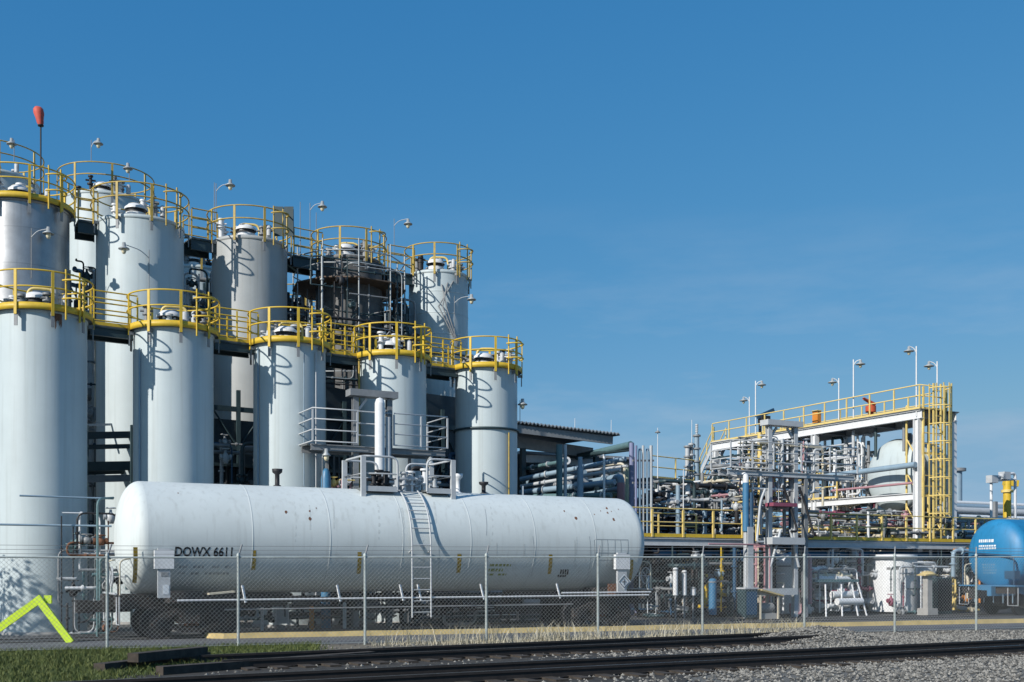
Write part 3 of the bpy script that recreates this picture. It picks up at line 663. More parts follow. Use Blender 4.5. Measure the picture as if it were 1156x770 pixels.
for k in range(4): patch(637.2+k*2.6, 639.3+k*2.6, 649.2, 651.6, 'stencil_mark', 'ink', seg=2)
# faint inspection grid near the right end
for k in range(6): patch(672+k*7.4, 672.6+k*7.4, 609, 640-(k % 2)*12, 'grid_line', 'pale_ink', seg=6)
for y in (609, 616, 624, 632): patch(672, 709, y, y+.6, 'grid_line', 'pale_ink', seg=1)
for px, y0, y1 in [(498, 606, 690), (604, 605, 650), (668, 606, 650), (551, 575, 605)]: patch(px, px+.45, y0, min(y1, 660), 'weld_line', 'pale_ink', seg=8)
paint('stain', (.54, .575, .555), .6, var=.12, scale=6); paint('seam_paint', (.57, .61, .595), .55, var=.1)
for k in range(1, 7):
    s = sA+(sB-sA)*(k/7+.035); MB().lathe(G(0, 0, ZC), [(RT+.0005, s-.022), (RT+.006, s-.01), (RT+.006, s+.01), (RT+.0005, s+.022)], 96, U).build('weld_seam', 'seam_paint', tk)
for k in range(15):
    px = q.choice([410, 430, 441, 447, 452, 483, 489, 497, 505, 180, 262, 330, 350, 372, 560, 600, 655])+q.uniform(-9, 9); y0 = q.uniform(563, 575) if q.random() < .6 else q.uniform(590, 615); wv = q.uniform(.4, 1.1); ln = q.uniform(14, 46)
    patch(px-wv, px+wv, y0, y0+ln, 'stain_run', 'stain', .0025, 6)
for px, py, r in [(323, 578, 1.6), (349.5, 577, 1.2), (350, 586, 1.7), (357, 574, .8), (201, 557, .8), (637, 577, 1.4), (650, 585, 2.0), (678, 577, .9), (685, 574, 1.9), (686, 579, 1.5), (693, 587, 1.9), (698, 575, .9), (671, 581, .8), (690, 577, .8)]:
    m = MB(); a = ang_at(py, px); s = s_at(px, -RT*cos(a)); n = 9; rr = r*.028
    pts = [on_tank(s+rr*cos(2*pi*i/n)*q.uniform(.5, 1.1), a+rr*1.3*sin(2*pi*i/n)*q.uniform(.5, 1.2)/RT) for i in range(n)]
    m._add(pts, [tuple(range(n))[::-1]], False); m.build('rust_spot', 'rust', tk)
# side ladder
sl_ = s_at(452, -RT*.5); sr_ = sl_+.62
def lad_pts(s): return [G(s, -(RT+.10)*cos(a), ZC+(RT+.10)*sin(a)) for a in [R_(x) for x in range(66, 6, -6)]]
for s in (sl_, sr_):
    MB().path(lad_pts(s)+[G(s, -(RT+.14), ZC-.05), G(s, -(RT+.16), .50)], .028, 6).build('ladder_rail', 'light_grey', tk)
for a in range(62, 4, -10): MB().tube(G(sl_, -(RT+.10)*cos(R_(a)), ZC+(RT+.10)*sin(R_(a))), G(sr_, -(RT+.10)*cos(R_(a)), ZC+(RT+.10)*sin(R_(a))), .018, 6).build('ladder_rung', 'light_grey', tk)
for k in range(7): MB().tube(G(sl_, -(RT+.15), 2.7-k*.34), G(sr_, -(RT+.15), 2.7-k*.34), .018, 6).build('ladder_rung', 'light_grey', tk)
for s in (sl_, sr_): MB().tube(G(s, -(RT+.1), 2.55), G(s-.02, -(RT-.1), 2.45), .02, 6).build('ladder_bracket', 'light_grey', tk)
# top platform and valves
p0, p1 = s_at(408, -.7), s_at(509, -.7); zt = ZC+RT-.06
for s0, s1, nm in ((p0, sl_-.12, 'a'), (sr_+.25, p1, 'b')):
    MB().box(G((s0+s1)/2, 0, zt+.03), s1-s0, 1.75, .07).build('platform_deck', 'grating', tk)
    MB().box(G((s0+s1)/2, -.86, zt+.03), s1-s0, .05, .16).build('platform_edge', 'light_grey', tk)
    o, i_ = (s0, s1) if nm == 'a' else (s1, s0)
    for tt in (-.86, .86): MB().box(G(o, tt, zt+.40), .15, .10, 1.25).build('platform_post', 'light_grey', tk)
    MB().path(bez([G(i_, -.86, zt), G(i_, -.86, zt+1.02), G(o, -.86, zt+1.02), G(o, .86, zt+1.02), G(i_, .86, zt+1.02), G(i_, .86, zt)], 4), .035, 8).build('platform_rail', 'light_grey', tk)
    MB().path([G(i_, -.86, zt+.5), G(o, -.86, zt+.5), G(o, .86, zt+.5), G(i_, .86, zt+.5)], .025, 6).build('platform_rail', 'light_grey', tk)
    for tt in (-.86, .86): MB().box(G(o, tt, zt-.28), .09, .07, .42).build('platform_leg', 'light_grey', tk)
pc = (p0+p1)/2
MB().cyl(G(pc-.1, 0, zt-.05), .58, .42, 28).build('manway_bonnet', 'grey_steel', tk)
MB().cyl(G(pc-.1, 0, zt+.37), .64, .06, 28).build('bonnet_lid', 'light_grey', tk)
for k, (ds, tt, h, mm) in enumerate([(-.95, -.3, .5, 'black_steel'), (-.62, -.45, .55, 'black_steel'), (-.7, -.1, .62, 'black_steel'), (-.3, -.5, .4, 'light_grey'), (-.05, -.55, .55, 'light_grey'), (.25, -.4, .6, 'white_paint'), (.5, -.2, .45, 'light_grey'), (.75, -.35, .7, 'white_paint'), (1.1, -.3, .5, 'light_grey')]):
    p = G(pc+ds, tt, zt); m = MB().cyl(p, .08, h, 12); m.cyl(p+Z*h*.35, .14, .05, 12); m.cyl(p+Z*h, .15, .06, 12); m.tube(p+Z*h*.7-U*.22, p+Z*h*.7+U*.22, .05, 8); m.build('valve', mm, tk)
for px, h, mm in [(313, .55, 'black_steel'), (546, .42, 'black_steel'), (517, .65, 'white_paint')]:
    s = s_at(px, 0); p = G(s, 0, ZC+RT-.03); m = MB().lathe(p, [(.12, 0), (.12, .05), (.07, .07), (.07, h*.7), (.15, h*.82), (.16, h), (.0, h)], 14); m.build('vent_stack', mm, tk)
# underframe, handrail, placards
MB().box(G(sA+1.6, 0, 1.05), 5.2, .75, .42).build('sill', 'soot', tk); MB().box(G(sB-1.6, 0, 1.05), 5.2, .75, .42).build('sill', 'soot', tk)
for sc in (sA+1.05, sB-1.05):
    MB().box(G(sc, 0, 1.18), .9, 2.7, .34).build('bolster', 'soot', tk)
    MB().lathe(G(0, 0, ZC), [(RT+.012, sc-.55), (RT+.012, sc+.55)], 60, U).build('saddle', 'tank_white', tk) if 0 else None
hz = lambda px: 1.12
MB().tube(G(s_at(200, -1.72), -(RT+.12), 1.10), G(sB+.3, -(RT+.12), 1.10), .027, 8).build('side_handrail', 'white_paint', tk)
MB().tube(G(s_at(634, -1.7), -(RT+.10), 1.20), G(sB+.4, -(RT+.10), 1.20), .025, 8).build('side_handrail', 'white_paint', tk)
for px in (277, 384, 455, 475, 546, 632):
    s = s_at(px, -1.7); MB().beam(G(s, -(RT+.13), 1.02), G(s-.06, -(RT+.0), 1.50), .06, .035).build('handrail_bracket', 'white_paint', tk)
MB().beam(G(s_at(236, -1.6), -(RT-.1), 1.27), G(s_at(265, -1.6), -(RT-.1), 1.33), .3, .05).build('running_board', 'cream', tk)
for px, w2 in ((185, .42), (702, .46)):
    s = s_at(px, -1.68); m = MB().box(G(s, -(RT+.06), 1.85), w2*.78, .10, 1.35); m.build('placard_board', 'light_grey', tk)
    MB().box(G(s, -(RT+.085), 2.22), w2*1.22, .14, .50).build('placard_hood', 'white_paint', tk)
    if px > 500:
        x = G(s+.06, -(RT+.13), 1.55); m = MB(); m._add([x+U*.27, x+Z*.27, x-U*.27, x-Z*.27], [(0, 1, 2, 3)], False); m.build('placard_diamond', 'mark_white', tk)
        x = x-W*.008; m = MB(); m.path([x+U*.2, x+Z*.2, x-U*.2, x-Z*.2], .012, 5, closed=True); m.tube(x-U*.08, x+U*.08, .012, 5); m.tube(x-Z*.1, x+Z*.1, .012, 5); m.build('placard_print', 'ink', tk)
        MB().box(G(s-.36, -(RT+.02), 1.28), .3, .04, .42).build('rusty_flap', 'rust', tk)
    else:
        MB().box(G(s+.02, -(RT+.115), 1.82), .2, .01, .12).build('placard_print', 'grey_steel', tk)
        MB().box(G(s+.05, -(RT+.115), 1.4), .16, .01, .26).build('placard_print', 'mark_white', tk)
def truck(tank, sc, mat='soot'):
    b = MB().box(G(sc, 0, .62), .42, 2.3, .35); tr = b.build('truck', mat, tank)
    for ss in (-1, 1):
        ax = G(sc+ss*.89, 0, .46); MB().tube(ax-W*1.05, ax+W*1.05, .085, 12).build('axle', mat, tr)
        for tt in (-1, 1):
            p = ax+W*(.715*tt); m = MB().lathe(p, [(.12, -.02*tt-.04), (.30, -.01), (.40, -.06), (.46, -.065), (.455, .065), (.40, .06), (.30, .03), (.12, .05)], 40, W); m.lathe(p, [(.49, .05*-tt), (.49, .08*-tt), (.44, .08*-tt)], 40, W)
            m.cyl(p+W*(.30*tt)-W*.1, .13, .2, 16, W); m.build('wheel', 'black_steel' if mat == 'soot' else mat, tr)
    for tt in (-1, 1):
        m = MB(); y = tt*1.0
        m.beam(G(sc-.95, y, .56), G(sc-.35, y, .80), .14, .16); m.beam(G(sc-.35, y, .80), G(sc+.35, y, .80), .14, .16); m.beam(G(sc+.35, y, .80), G(sc+.95, y, .56), .14, .16)
        m.beam(G(sc-.95, y, .46), G(sc-.3, y, .26), .14, .12); m.beam(G(sc-.3, y, .26), G(sc+.3, y, .26), .14, .14); m.beam(G(sc+.3, y, .26), G(sc+.95, y, .46), .14, .12)
        for k in (-1, 1): m.box(G(sc+k*.95, y, .50), .34, .18, .32); m.box(G(sc+k*.30, y, .53), .09, .14, .46); m.cyl(G(sc+k*.95, y+tt*.09, .48)-(W*.06 if tt < 0 else V((0, 0, 0))), .11, .06, 14, W)
        m.build('side_frame', mat, tr)
        m = MB()
        for k in (-.14, 0, .14):
            m.path([G(sc+k+.055*cos(a), y+.055*sin(a), .36+.28*a/(2*pi*5)) for a in [2*pi*5*i/50 for i in range(51)]], .016, 5)
        m.build('coil_spring', 'rust', tr)
    return tr
truck(tk, sA+1.25); truck(tk, sB-1.15)
def coupler_end(tank, s, sg, mat='soot', wheel=True):
    m = MB().box(G(s+sg*.55, 0, .92), 1.2, .32, .32); m.box(G(s+sg*1.2, .05, .92), .35, .42, .36); m.build('coupler', mat, tank)
    MB().box(G(s+sg*.35, 0, 1.10), .16, 2.7, .3).build('end_sill', mat, tank)
    for tt in (-1.25, 1.25):
        MB().path([G(s+sg*.45, tt-.25, 1.2), G(s+sg*.45, tt-.25, .45), G(s+sg*.45, tt+.25, .45), G(s+sg*.45, tt+.25, 1.2)], .02, 6).build('step', 'light_grey', tank)
        MB().path(bez([G(s+sg*.4, tt, 1.2), G(s+sg*.4, tt, 2.2), G(s+sg*.1, tt*.9, 2.25)], 4), .022, 6).build('grab_iron', 'cream', tank)
    MB().path(bez([G(s+sg*.7, .4, 1.0), G(s+sg*1.0, .45, .5), G(s+sg*1.3, .35, .45)], 6), .03, 6).build('air_hose', 'black_steel', tank)
    if wheel:
     x = G(s+sg*.55, -.75, 1.75); a, b = perp(U); m = MB().path([x+(a*cos(k)+b*sin(k))*.28 for k in [2*pi*i/20 for i in range(20)]], .02, 6, closed=True)
     for k in range(5): m.tube(x+(a*cos(k*1.2566)+b*sin(k*1.2566))*.28, x, .012, 5)
     m.tube(x, x-U*sg*.4, .02, 6); m.build('hand_brake_wheel', 'light_grey', tank)
    MB().path([G(s+sg*.5, -1.2, 1.28), G(s+sg*.5, 1.2, 1.28)], .035, 6).build('end_platform', 'light_grey', tank)
coupler_end(tk, sA-.3, -1); coupler_end(tk, sB+.3, 1)
# under the belly
for k, (px, zz, r, ln, mm) in enumerate([(400, .85, .16, .8, 'black_steel'), (520, .8, .2, .5, 'soot'), (560, .7, .14, .9, 'soot'), (590, .9, .12, .6, 'grey_steel'), (330, .95, .1, .7, 'soot')]):
    s = s_at(px, -.4); MB().cyl(G(s, -.4, zz), r, ln, 16, U).build('brake_cylinder', mm, tk)
MB().tube(G(sA+2, -.5, 1.0), G(sB-2, -.5, 1.0), .03, 6).build('brake_pipe', 'soot', tk); MB().tube(G(sA+2.2, -.9, .8), G(sB-2.2, -.9, .8), .025, 6).build('brake_rod', 'grey_steel', tk)
m = MB().cyl(G(s_at(470, 0), 0, .55), .16, .75, 14); m.cyl(G(s_at(470, 0), 0, .5), .22, .08, 14); m.build('bottom_outlet', 'soot', tk)

# blue tank car further along the siding
s2A = s_at(1133, -.2); 
tb, _ = tank_car('bright blue railroad tank car seen end on beyond the loading racks', s2A, s2A+15.5, 'tank_blue', RT=1.52, ZC=2.66)
truck(tb, s2A+1.25); truck(tb, s2A+14.2)
coupler_end(tb, s2A-.3, -1, wheel=False)
MB().box(G(s2A+1.6, 0, 1.05), 5.2, .75, .42).build('sill', 'blue_pipe', tb)
MB().box(G(s2A-.35, 0, 1.28), 1.0, 2.9, .06).build('end_deck', 'blue_pipe', tb)
MB().path(bez([G(s2A-.75, -1.3, 1.3), G(s2A-.75, -1.3, 2.55), G(s2A-.75, 1.3, 2.75), G(s2A-.75, 1.3, 1.3)], 5), .03, 6).build('end_handrail', 'dark_blue', tb)
for k in range(6):
    MB().tube(G(s2A-.7, -1.2+k*.48, 1.28), G(s2A-.7, -1.2+k*.48, .55), .02, 6).build('end_hanger', 'grey_blue', tb)
MB().box(G(s2A-.6, -1.1, 1.75), .35, .5, .35).build('brake_box', 'dark_blue', tb)
def head_pt(y, z):    # point just off the domed left head
    z -= .2; rr = sqrt(y*y+(z-2.66)**2); h = .62*max(0, 1-(rr/1.52)**2.5)**.475; return G(s2A-h-.008, y, z)
def head_dash(y0, y1, z0, z1, m): m.quad(*[head_pt(y, z) for y, z in ((y0, z0), (y1, z0), (y1, z1), (y0, z1))])
mm_ = MB(); qq = random.Random(9)
for z0, y0, y1 in ((3.36, .62, -.18), (3.17, .60, -.25), (3.06, .60, -.3)):
    y = y0
    while y > y1:
        wv = qq.uniform(.05, .13); head_dash(y, y-wv, z0, z0+(.13 if z0 > 3.3 else .07), mm_); y -= wv+.03
mm_.build('stencil_row', 'mark_white', tb)
mm_ = MB()
for z0 in (2.0, 2.12, 2.24, 2.36):
    y = .40
    while y > -.25:
        wv = qq.uniform(.03, .08)
        head_dash(y, y-wv, z0, z0+.06, mm_); y -= wv+.06
mm_.build('stencil_row', 'grey_blue', tb)

# ------------------------------------------------------------------ loading gantries (portal, raised platform, loading arm)
def gantry(label, s0, s1, c0, c1, zf, ztop, mats=('grey_steel', 'light_grey'), t0=2.25, t1=3.3, legs=True):
    t = thing('loading_gantry', label, 'gantry', G((c0+c1)/2, t0+.4, 0)); gs, lg = mats
    for s in (c0, c1):
        MB().ibeam(G(s, t0+.35, .02), G(s, t0+.35, ztop-.24), .19, .2).build('column', gs, t)
        MB().beam(G(s+(.12 if s == c0 else -.12), t0+.35, ztop-.65), G(s+(.4 if s == c0 else -.4), t0+.35, ztop-.28), .08, .08).build('knee_brace', lg, t)
    MB().box(G((c0+c1)/2, t0+.35, ztop-.11), c1-c0+.5, .5, .22).build('cap_beam', gs, t)
    MB().box(G((s0+s1)/2, (t0+t1)/2+.45, zf-.03), s1-s0, t1-t0-.3, .05).build('deck', 'grating', t)
    MB().ibeam(G(s0, t0+.2, zf-.16), G(s1, t0+.2, zf-.16), .12, .2).build('deck_beam', gs, t); MB().ibeam(G(s0, t1+.2, zf-.16), G(s1, t1+.2, zf-.16), .12, .2).build('deck_beam', gs, t)
    railing(t, [G(c0-.05, t0, zf), G(s0, t0, zf), G(s0-.0, t1+.7, zf)], 1.1, 1.3, lg, (1.0, .68, .36, .02)); railing(t, [G(c1+.05, t0, zf), G(s1, t0, zf), G(s1, t1+.7, zf)], 1.1, 1.3, lg, (1.0, .68, .36, .02))
    MB().path([G(c0, t0+.1, zf+1.1), G(c1, t0+.1, zf+1.1)], .025, 6).build('gate_bar', lg, t); MB().path([G(c0, t0+.1, zf+.7), G(c1, t0+.1, zf+.7)], .025, 6).build('gate_bar', lg, t); MB().path([G(c0, t0+.1, zf+.3), G(c1, t0+.1, zf+.3)], .025, 6).build('gate_bar', lg, t)
    for s in (s0+.9, s1-.9) if legs else (): MB().beam(G(s, t1+.2, .02), G(s, t1+.2, zf-.26), .09, .09).build('leg', gs, t)
    return t
gl = gantry('grey loading gantry with railed platform over the white tank car', s_at(353, 2.25), s_at(505, 2.25), s_at(401, 2.6), s_at(439, 2.6), 6.15, 8.0)
pa = G(s_at(429, 2.2), 2.22, 0)
m = MB().tube(pa+Z*4.4, pa+Z*7.55, .17, 16); m.lathe(pa+Z*7.55, [(.17, 0), (.12, .14), (0, .2)], 16); m.build('telescopic_arm', 'white_paint', gl)
MB().tube(pa+Z*3.9+U*.3, pa+Z*7.1+U*.3, .1, 12).build('telescopic_arm', 'light_grey', gl)
gr = gantry('grey loading gantry crowded with hoses before the yellow mezzanine', s_at(824, 1.9), s_at(967, 1.9), s_at(868, 2.2), s_at(897, 2.2), 6.0, 8.05, ('light_grey', 'light_grey'), 1.85, 2.4, False)
for px, y0, y1, sg in ((882, 548, 600, 1), (862, 552, 612, -1), (901, 552, 606, 1)):
    s = s_at(px, 2.0); a = G(s, 1.9, z_at(y0, G(s, 1.9))); b = G(s+.25*sg, 1.7, z_at(y1, G(s, 1.9)))
    MB().path(bez([a, a-Z*.5+U*.25*sg, b+U*.35*sg, b]), .05, 8).build('loading_hose', 'black_steel' if px != 862 else 'light_grey', gr)
sx = s_at(882, 2.0); MB().box(G(sx, 2.0, z_at(570, G(sx, 2))), 1.25, .5, .14).build('arm_tray', 'magenta', gr)
MB().box(G(sx, 1.9, z_at(611, G(sx, 2))), 1.7, .7, .28).build('drip_tray', 'light_grey', gr)
MB().path([G(sx-.75, 1.8, z_at(640, G(sx, 2))), G(sx-.2, 1.8, z_at(598, G(sx, 2)))], .06, 6).build('brace', 'light_grey', gr); MB().path([G(sx+.75, 1.8, z_at(640, G(sx, 2))), G(sx+.3, 1.8, z_at(598, G(sx, 2)))], .06, 6).build('brace', 'light_grey', gr)
for i, px in enumerate((860, 872, 890, 899, 866)):
    s = s_at(px, 2.3); MB().tube(G(s, 2.35+.1*i, 3.4), G(s, 2.35+.1*i, 6.6+.25*i), .05+.012*i, 8).build('riser_pipe', ['light_grey', 'cream', 'grey_steel', 'dark_blue', 'pale_yellow'][i], gr)
clutter('tangle of small grey pipes and valves on the hose gantry platform', (s_at(842, 2.4), s_at(925, 2.4), 2.1, 3.3, 4.4, 7.4), 44, ['light_grey', 'grey_steel', 'cream', 'white_paint', 'light_grey', 'dark_teal', 'pink', 'pale_yellow'], 101, .02, .07, valves=14)
lamp('warm lamp hanging under the left end of the grey gantry platform', G(s_at(366, 2.3), 2.5, 4.2), 5.95, V((.15, -.1, 0)), 'light_grey', .2, .14)
lamp('warm lamp hanging under the right end of the grey gantry platform', G(s_at(484, 2.3), 2.5, 4.2), 5.85, V((.15, -.1, 0)), 'light_grey', .2, .14)
s = s_at(368, 3.0); tag(MB().lathe(G(s, 3, 0), [(.17, 0), (.17, 5.0), (.12, 5.25), (.06, 5.35), (0, 5.35)], 14).build('standpipe', 'blue_pipe', origin=G(s, 3, 0)), 'blue green standpipe under the grey gantry left end', 'pipe')
clutter('pink and white hoses and small valves beside the blue green standpipe', (s_at(372, 3), s_at(398, 3), 2.4, 3.4, 3.6, 5.0), 14, ['pink', 'white_paint', 'pale_yellow', 'light_grey'], 77, .02, .05, valves=4)
s = s_at(463, 4.2); tv = thing('vent_pipe', 'hooded black topped vent pipe in front of the fourth short silo', 'pipe', G(s, 4.0, 0))
MB().path(bez([G(s, 4.0, 0), G(s, 4.0, 5.6), G(s+.45, 4.0, 5.6), G(s+.45, 4.0, 4.7)]), .09, 10).build('pipe', 'black_steel', tv); MB().path(bez([G(s+.62, 4.0, 0), G(s+.62, 4.0, 4.6), G(s+.9, 3.8, 4.6)]), .05, 8).build('pipe', 'white_paint', tv)

# ------------------------------------------------------------------ open shed and pipe rack right of the silos
dS = 50
t = thing('open_shed', 'dark open sided shed with corrugated roof beside the last silo', 'shed', at(640, 54))
e0, e1 = P(575, 474.5, 49.5), P(700, 489.5, 52.0); bk = V((-3.2, 9, .5))
m = MB(); n = 60; vs = []
for i in range(n+1):
    p = e0+(e1-e0)*i/n+Z*(.045 if i % 2 else -.045)
    vs += [p, p+bk, p-Z*.05, p+bk-Z*.05]
fs = []
for i in range(n):
    a = i*4; fs += [(a, a+4, a+5, a+1), (a+2, a+3, a+7, a+6), (a, a+2, a+6, a+4)]
fs += [(0, 1, 3, 2), (n*4, n*4+2, n*4+3, n*4+1)]
m._add(vs, fs, False); m.build('corrugated_roof', 'roofing', t)
MB().beam(e0+V((0, .2, -.32)), e1+V((-.35, .2, -.30)), .12, .36).build('eave_beam', 'grey_steel', t)
MB().beam(e0+V((0, 1.6, -.75)), e1+V((-1.2, 1.6, -.75)), .16, .5).build('inner_beam', 'grey_steel', t)
for f in (.12, .45, .80): p = e0+(e1-e0)*f+V((0, 1.7, 0)); MB().beam(V((p.x, p.y, 0)), V((p.x, p.y, p.z-1.0)), .22, .22).build('column', 'dark_teal', t)
w0, w1 = e0+V((-2.3, 6.5, 0)), e1+V((-3.4, 6.5, 0))
MB().beam(V((w0.x, w0.y, 4)), V((w1.x, w1.y, 4)), .15, 8).build('back_wall', 'cladding', t)
sh = V((0, 3.0, 0))
for k, f in enumerate((.3, .55)): p = e0+(e1-e0)*f+V((0, 2.6, -1.3)); MB().beam(p-V((.8, 0, 0)), p+V((1.2, .6, 0)), .3, .35).build('duct', ['white_paint', 'light_grey'][k], t)
t = thing('process_building', 'dark building behind the tall pipe rack and shed', 'building', at(650, 62))
a_, b_ = at(585, 61), at(716, 63.5); MB().beam(a_+Z*4.2, b_+Z*4.1, .2, 8.3).build('wall', 'cladding', t); MB().beam(a_+Z*8.45, b_+Z*8.35, .5, .14).build('eave', 'grey_steel', t)
for k in range(4): MB().beam(a_+(b_-a_)*(k+.5)/4+V((0, -.2, .2)), a_+(b_-a_)*(k+.5)/4+V((0, -.2, 7.0)), .18, .18).build('column', 'dark_teal', t)
# pipe rack
t = thing('pipe_rack', 'tall pipe rack with teal and blue posts carrying large grey pipes', 'pipe rack', at(670, 48))
for px, d, yt, r, mm in [(631.5, 47, 502, .14, 'teal'), (638, 47.2, 502, .08, 'light_grey'), (655, 47.4, 516, .10, 'grey_blue'), (655, 47.38, 528, .14, 'grey_blue'), (682, 47.8, 513, .055, 'white_paint'), (713, 48.2, 500, .11, 'violet'), (708, 48.6, 528, .08, 'pale_green')]:
    MB().tube(at(px, d), P(px, yt, d), r, 10).build('post', mm, t)
for (a, b, r, mm) in [((606, 527, 58), (712, 502, 49), .16, 'teal'), ((640, 516, 54), (712, 507, 49.2), .10, 'dark_teal'), ((590, 537, 60), (640, 520, 52), .10, 'grey_blue'), ((650, 533, 53), (708, 526, 49), .06, 'light_grey'),
                      ((600, 530, 58), (640, 520, 50), .18, 'white_paint'), ((592, 546, 58), (660, 533, 50), .12, 'grey_blue'), ((596, 556, 56), (640, 545, 50), .17, 'light_grey')]:
    MB().tube(P(*a), P(*b), r, 12).build('pipe', mm, t)
for (pts, r, m1) in [([P(602, 556, 58), P(697, 539, 49.2), P(701, 539.5, 49), P(701, 566, 49)], .16, 'grey_blue'), ([P(640, 562, 54), P(695, 552, 49.6), P(699, 552, 49.4), P(699, 570, 49.4)], .10, 'grey_blue'), ([P(645, 566, 54), P(700, 557, 49.8)], .11, 'pale_green'),
                      ([P(655, 527, 51), P(705, 523, 50), P(705, 566, 50)], .06, 'cream')]:
    MB().path(bez(pts), r, 12).build('pipe', m1, t)
for (a, b, r, mm) in [((588, 541, 51), (706, 518, 47.6), .11, 'grey_blue'), ((588, 549, 51), (700, 530, 47.7), .08, 'light_grey'), ((588, 556, 51), (694, 544, 47.8), .13, 'grey_blue'), ((588, 530, 52), (640, 520, 49), .09, 'teal'), ((588, 561, 51), (690, 559, 47.9), .12, 'teal')]:
    MB().tube(P(*a), P(*b), r, 12).build('pipe', mm, t)
    for f in (.25, .6, .9): MB().cyl(P(*a)+(P(*b)-P(*a))*f, r*1.45, .07, 12, P(*b)-P(*a)).build('flange', 'light_grey', t)
MB().tube(P(701, 545, 48.99), P(701, 568, 48.99), .172, 12).build('pipe_sleeve', 'pink', t)
for px in (641, 660, 684, 700): MB().cyl(P(px, 548-(px-600)*.09, 50.5), .22, .1, 14, W).build('flange', 'light_grey', t)
clutter('dark and pale pipes stacked deep inside the tall pipe rack', (s_at(612, 15), s_at(706, 15), 12.5, 17, 1.5, 6.2), 40, ['dark_teal', 'grey_blue', 'black_steel', 'light_grey', 'dark_teal', 'grey_steel'], 120, .05, .16, valves=6, zbias=.2)
clutter('beige insulated equipment and yellow fittings above the pipe rack', (s_at(682, 13), s_at(712, 13), 12.5, 14.5, 5.6, 6.8), 14, ['cream', 'pale_yellow', 'light_grey', 'pale_green'], 121, .05, .2, valves=5)
t = thing('riser_bank', 'bank of five slim pale riser pipes beside the pipe rack', 'pipes', at(726, 46.5))
for i, px in enumerate((718, 722, 726, 730.5, 735)):
    p = at(px, 46.2+.12*i); zt_ = z_at(503+(i % 2)*3, p); MB().path(bez([p, V((p.x, p.y, zt_)), V((p.x+.12, p.y+.7, zt_))]) if i % 2 else [p, V((p.x, p.y, zt_))], .055+.012*(i == 4), 8).build('riser_pipe', ['violet', 'grey_blue', 'light_grey', 'grey_blue', 'light_grey'][i], t)
for py in (520, 545, 575): MB().beam(P(714, py, 46.7), P(738, py, 47.2), .06, .08).build('clamp_bar', 'grey_steel', t)

# ------------------------------------------------------------------ mezzanine platform with yellow railing
TP = 3.7
sL, sR = s_at(700, TP), s_at(1150, TP); zf = 3.28
t = thing('mezzanine', 'long steel mezzanine with yellow handrail running along the siding', 'platform', G((sL+sR)/2, TP, 0))
sM = (s_at(838, TP), s_at(908, TP))
for a, b in ((sL, sM[0]), (sM[1], sR)):
    MB().box(G((a+b)/2, TP+1.6, zf-.03), b-a, 3.2, .05).build('deck', 'grating', t)
    MB().ibeam(G(a, TP, zf-.20), G(b, TP, zf-.20), .16, .30).build('edge_beam', 'light_grey', t); MB().ibeam(G(a, TP+3.1, zf-.20), G(b, TP+3.1, zf-.20), .16, .30).build('edge_beam', 'grey_steel', t)
    railing(t, [G(a, TP, zf), G(b, TP, zf)], 1.15, 1.5, 'pale_yellow', (1.0, .52), .14, .028, .075, 'yellow')
    railing(t, [G(a, TP+3.15, zf), G(b, TP+3.15, zf)], 1.15, 2.2, 'pale_yellow', (1.0, .52), 0, .026, .06)
    x = a+.5
    while x < b:
        MB().ibeam(G(x, TP+1.0, .02), G(x, TP+1.0, zf-.36), .2, .2).build('column', 'grey_steel', t); MB().ibeam(G(x, TP+.08, zf-.22), G(x, TP+3.02, zf-.22), .12, .2).build('cross_beam', 'grey_steel', t); x += 4.2
tag(MB().path([G(s_at(735, TP+.6), TP+.6, 2.62), G(s_at(1135, TP+.6), TP+.6, 2.62)], .19, 16).build('header_pipe', 'blue_pipe', origin=G(s_at(900, TP), TP+.6, 2.6)), 'thick blue header pipe slung under the yellow railed mezzanine', 'pipe')
tag(MB().path([G(s_at(830, TP+.9), TP+.9, 2.05), G(s_at(1110, TP+.9), TP+.9, 2.05)], .14, 12).build('header_pipe', 'dark_teal', origin=G(s_at(900, TP), TP+.9, 2.05)), 'dark pipe running below the thick blue header pipe', 'pipe')
t = thing('process_building', 'low dark backdrop wall added for the shade under the mezzanine', 'building', G(34, TP+8, 0))  # added dark backdrop standing in for shadowed machinery
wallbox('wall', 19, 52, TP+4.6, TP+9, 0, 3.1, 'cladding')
for k in range(9): wallbox('backdrop_panel', 20.5+k*3.4, 21.6+k*3.4, TP+4.5, TP+4.59, .1, 2.2, 'black_steel')
# upright plant under the mezzanine
def vessel(label, px, tt, y0, y1, r, mat, cat='vessel', dome=True, name='vessel', flange=True):
    s = s_at(px, tt); p = G(s, tt, 0); z0, z1 = max(0, z_at(y0, p)), z_at(y1, p); t = thing(name, label, cat, p+Z*z0)
    MB().lathe(p, [(r, z0), (r, z1)], 24).build('body', mat, t)
    MB().lathe(p, [(r, z1), (r*.85, z1+r*.25), (r*.5, z1+r*.42), (0, z1+r*.5)] if dome else [(r, z1), (0, z1+.02)], 24).build('top', mat, t)
    if flange:
        MB().cyl(p+Z*(z0+(z1-z0)*.93), r*1.18, .05, 20).build('flange', 'grey_steel', t)
    if z0 > .2:
        MB().cyl(p, r*.35, z0, 10).build('pedestal', 'grey_steel', t)
    return t
WH = 'white_paint'
vessel('slim white upright tube under the mezzanine, first of two, nearer the white car', 762.5, 3.0, 672, 642, .10, WH)
vessel('slim white upright tube under the mezzanine, second of two, with a foot flange', 772.5, 3.1, 672, 645, .10, WH)
vessel('small white bullet shaped pot low under the mezzanine', 782.5, 3.2, 672, 664, .11, WH)
vessel('blue upright filter with pale top under the mezzanine', 804.5, 3.0, 694, 655, .16, 'blue_pipe')
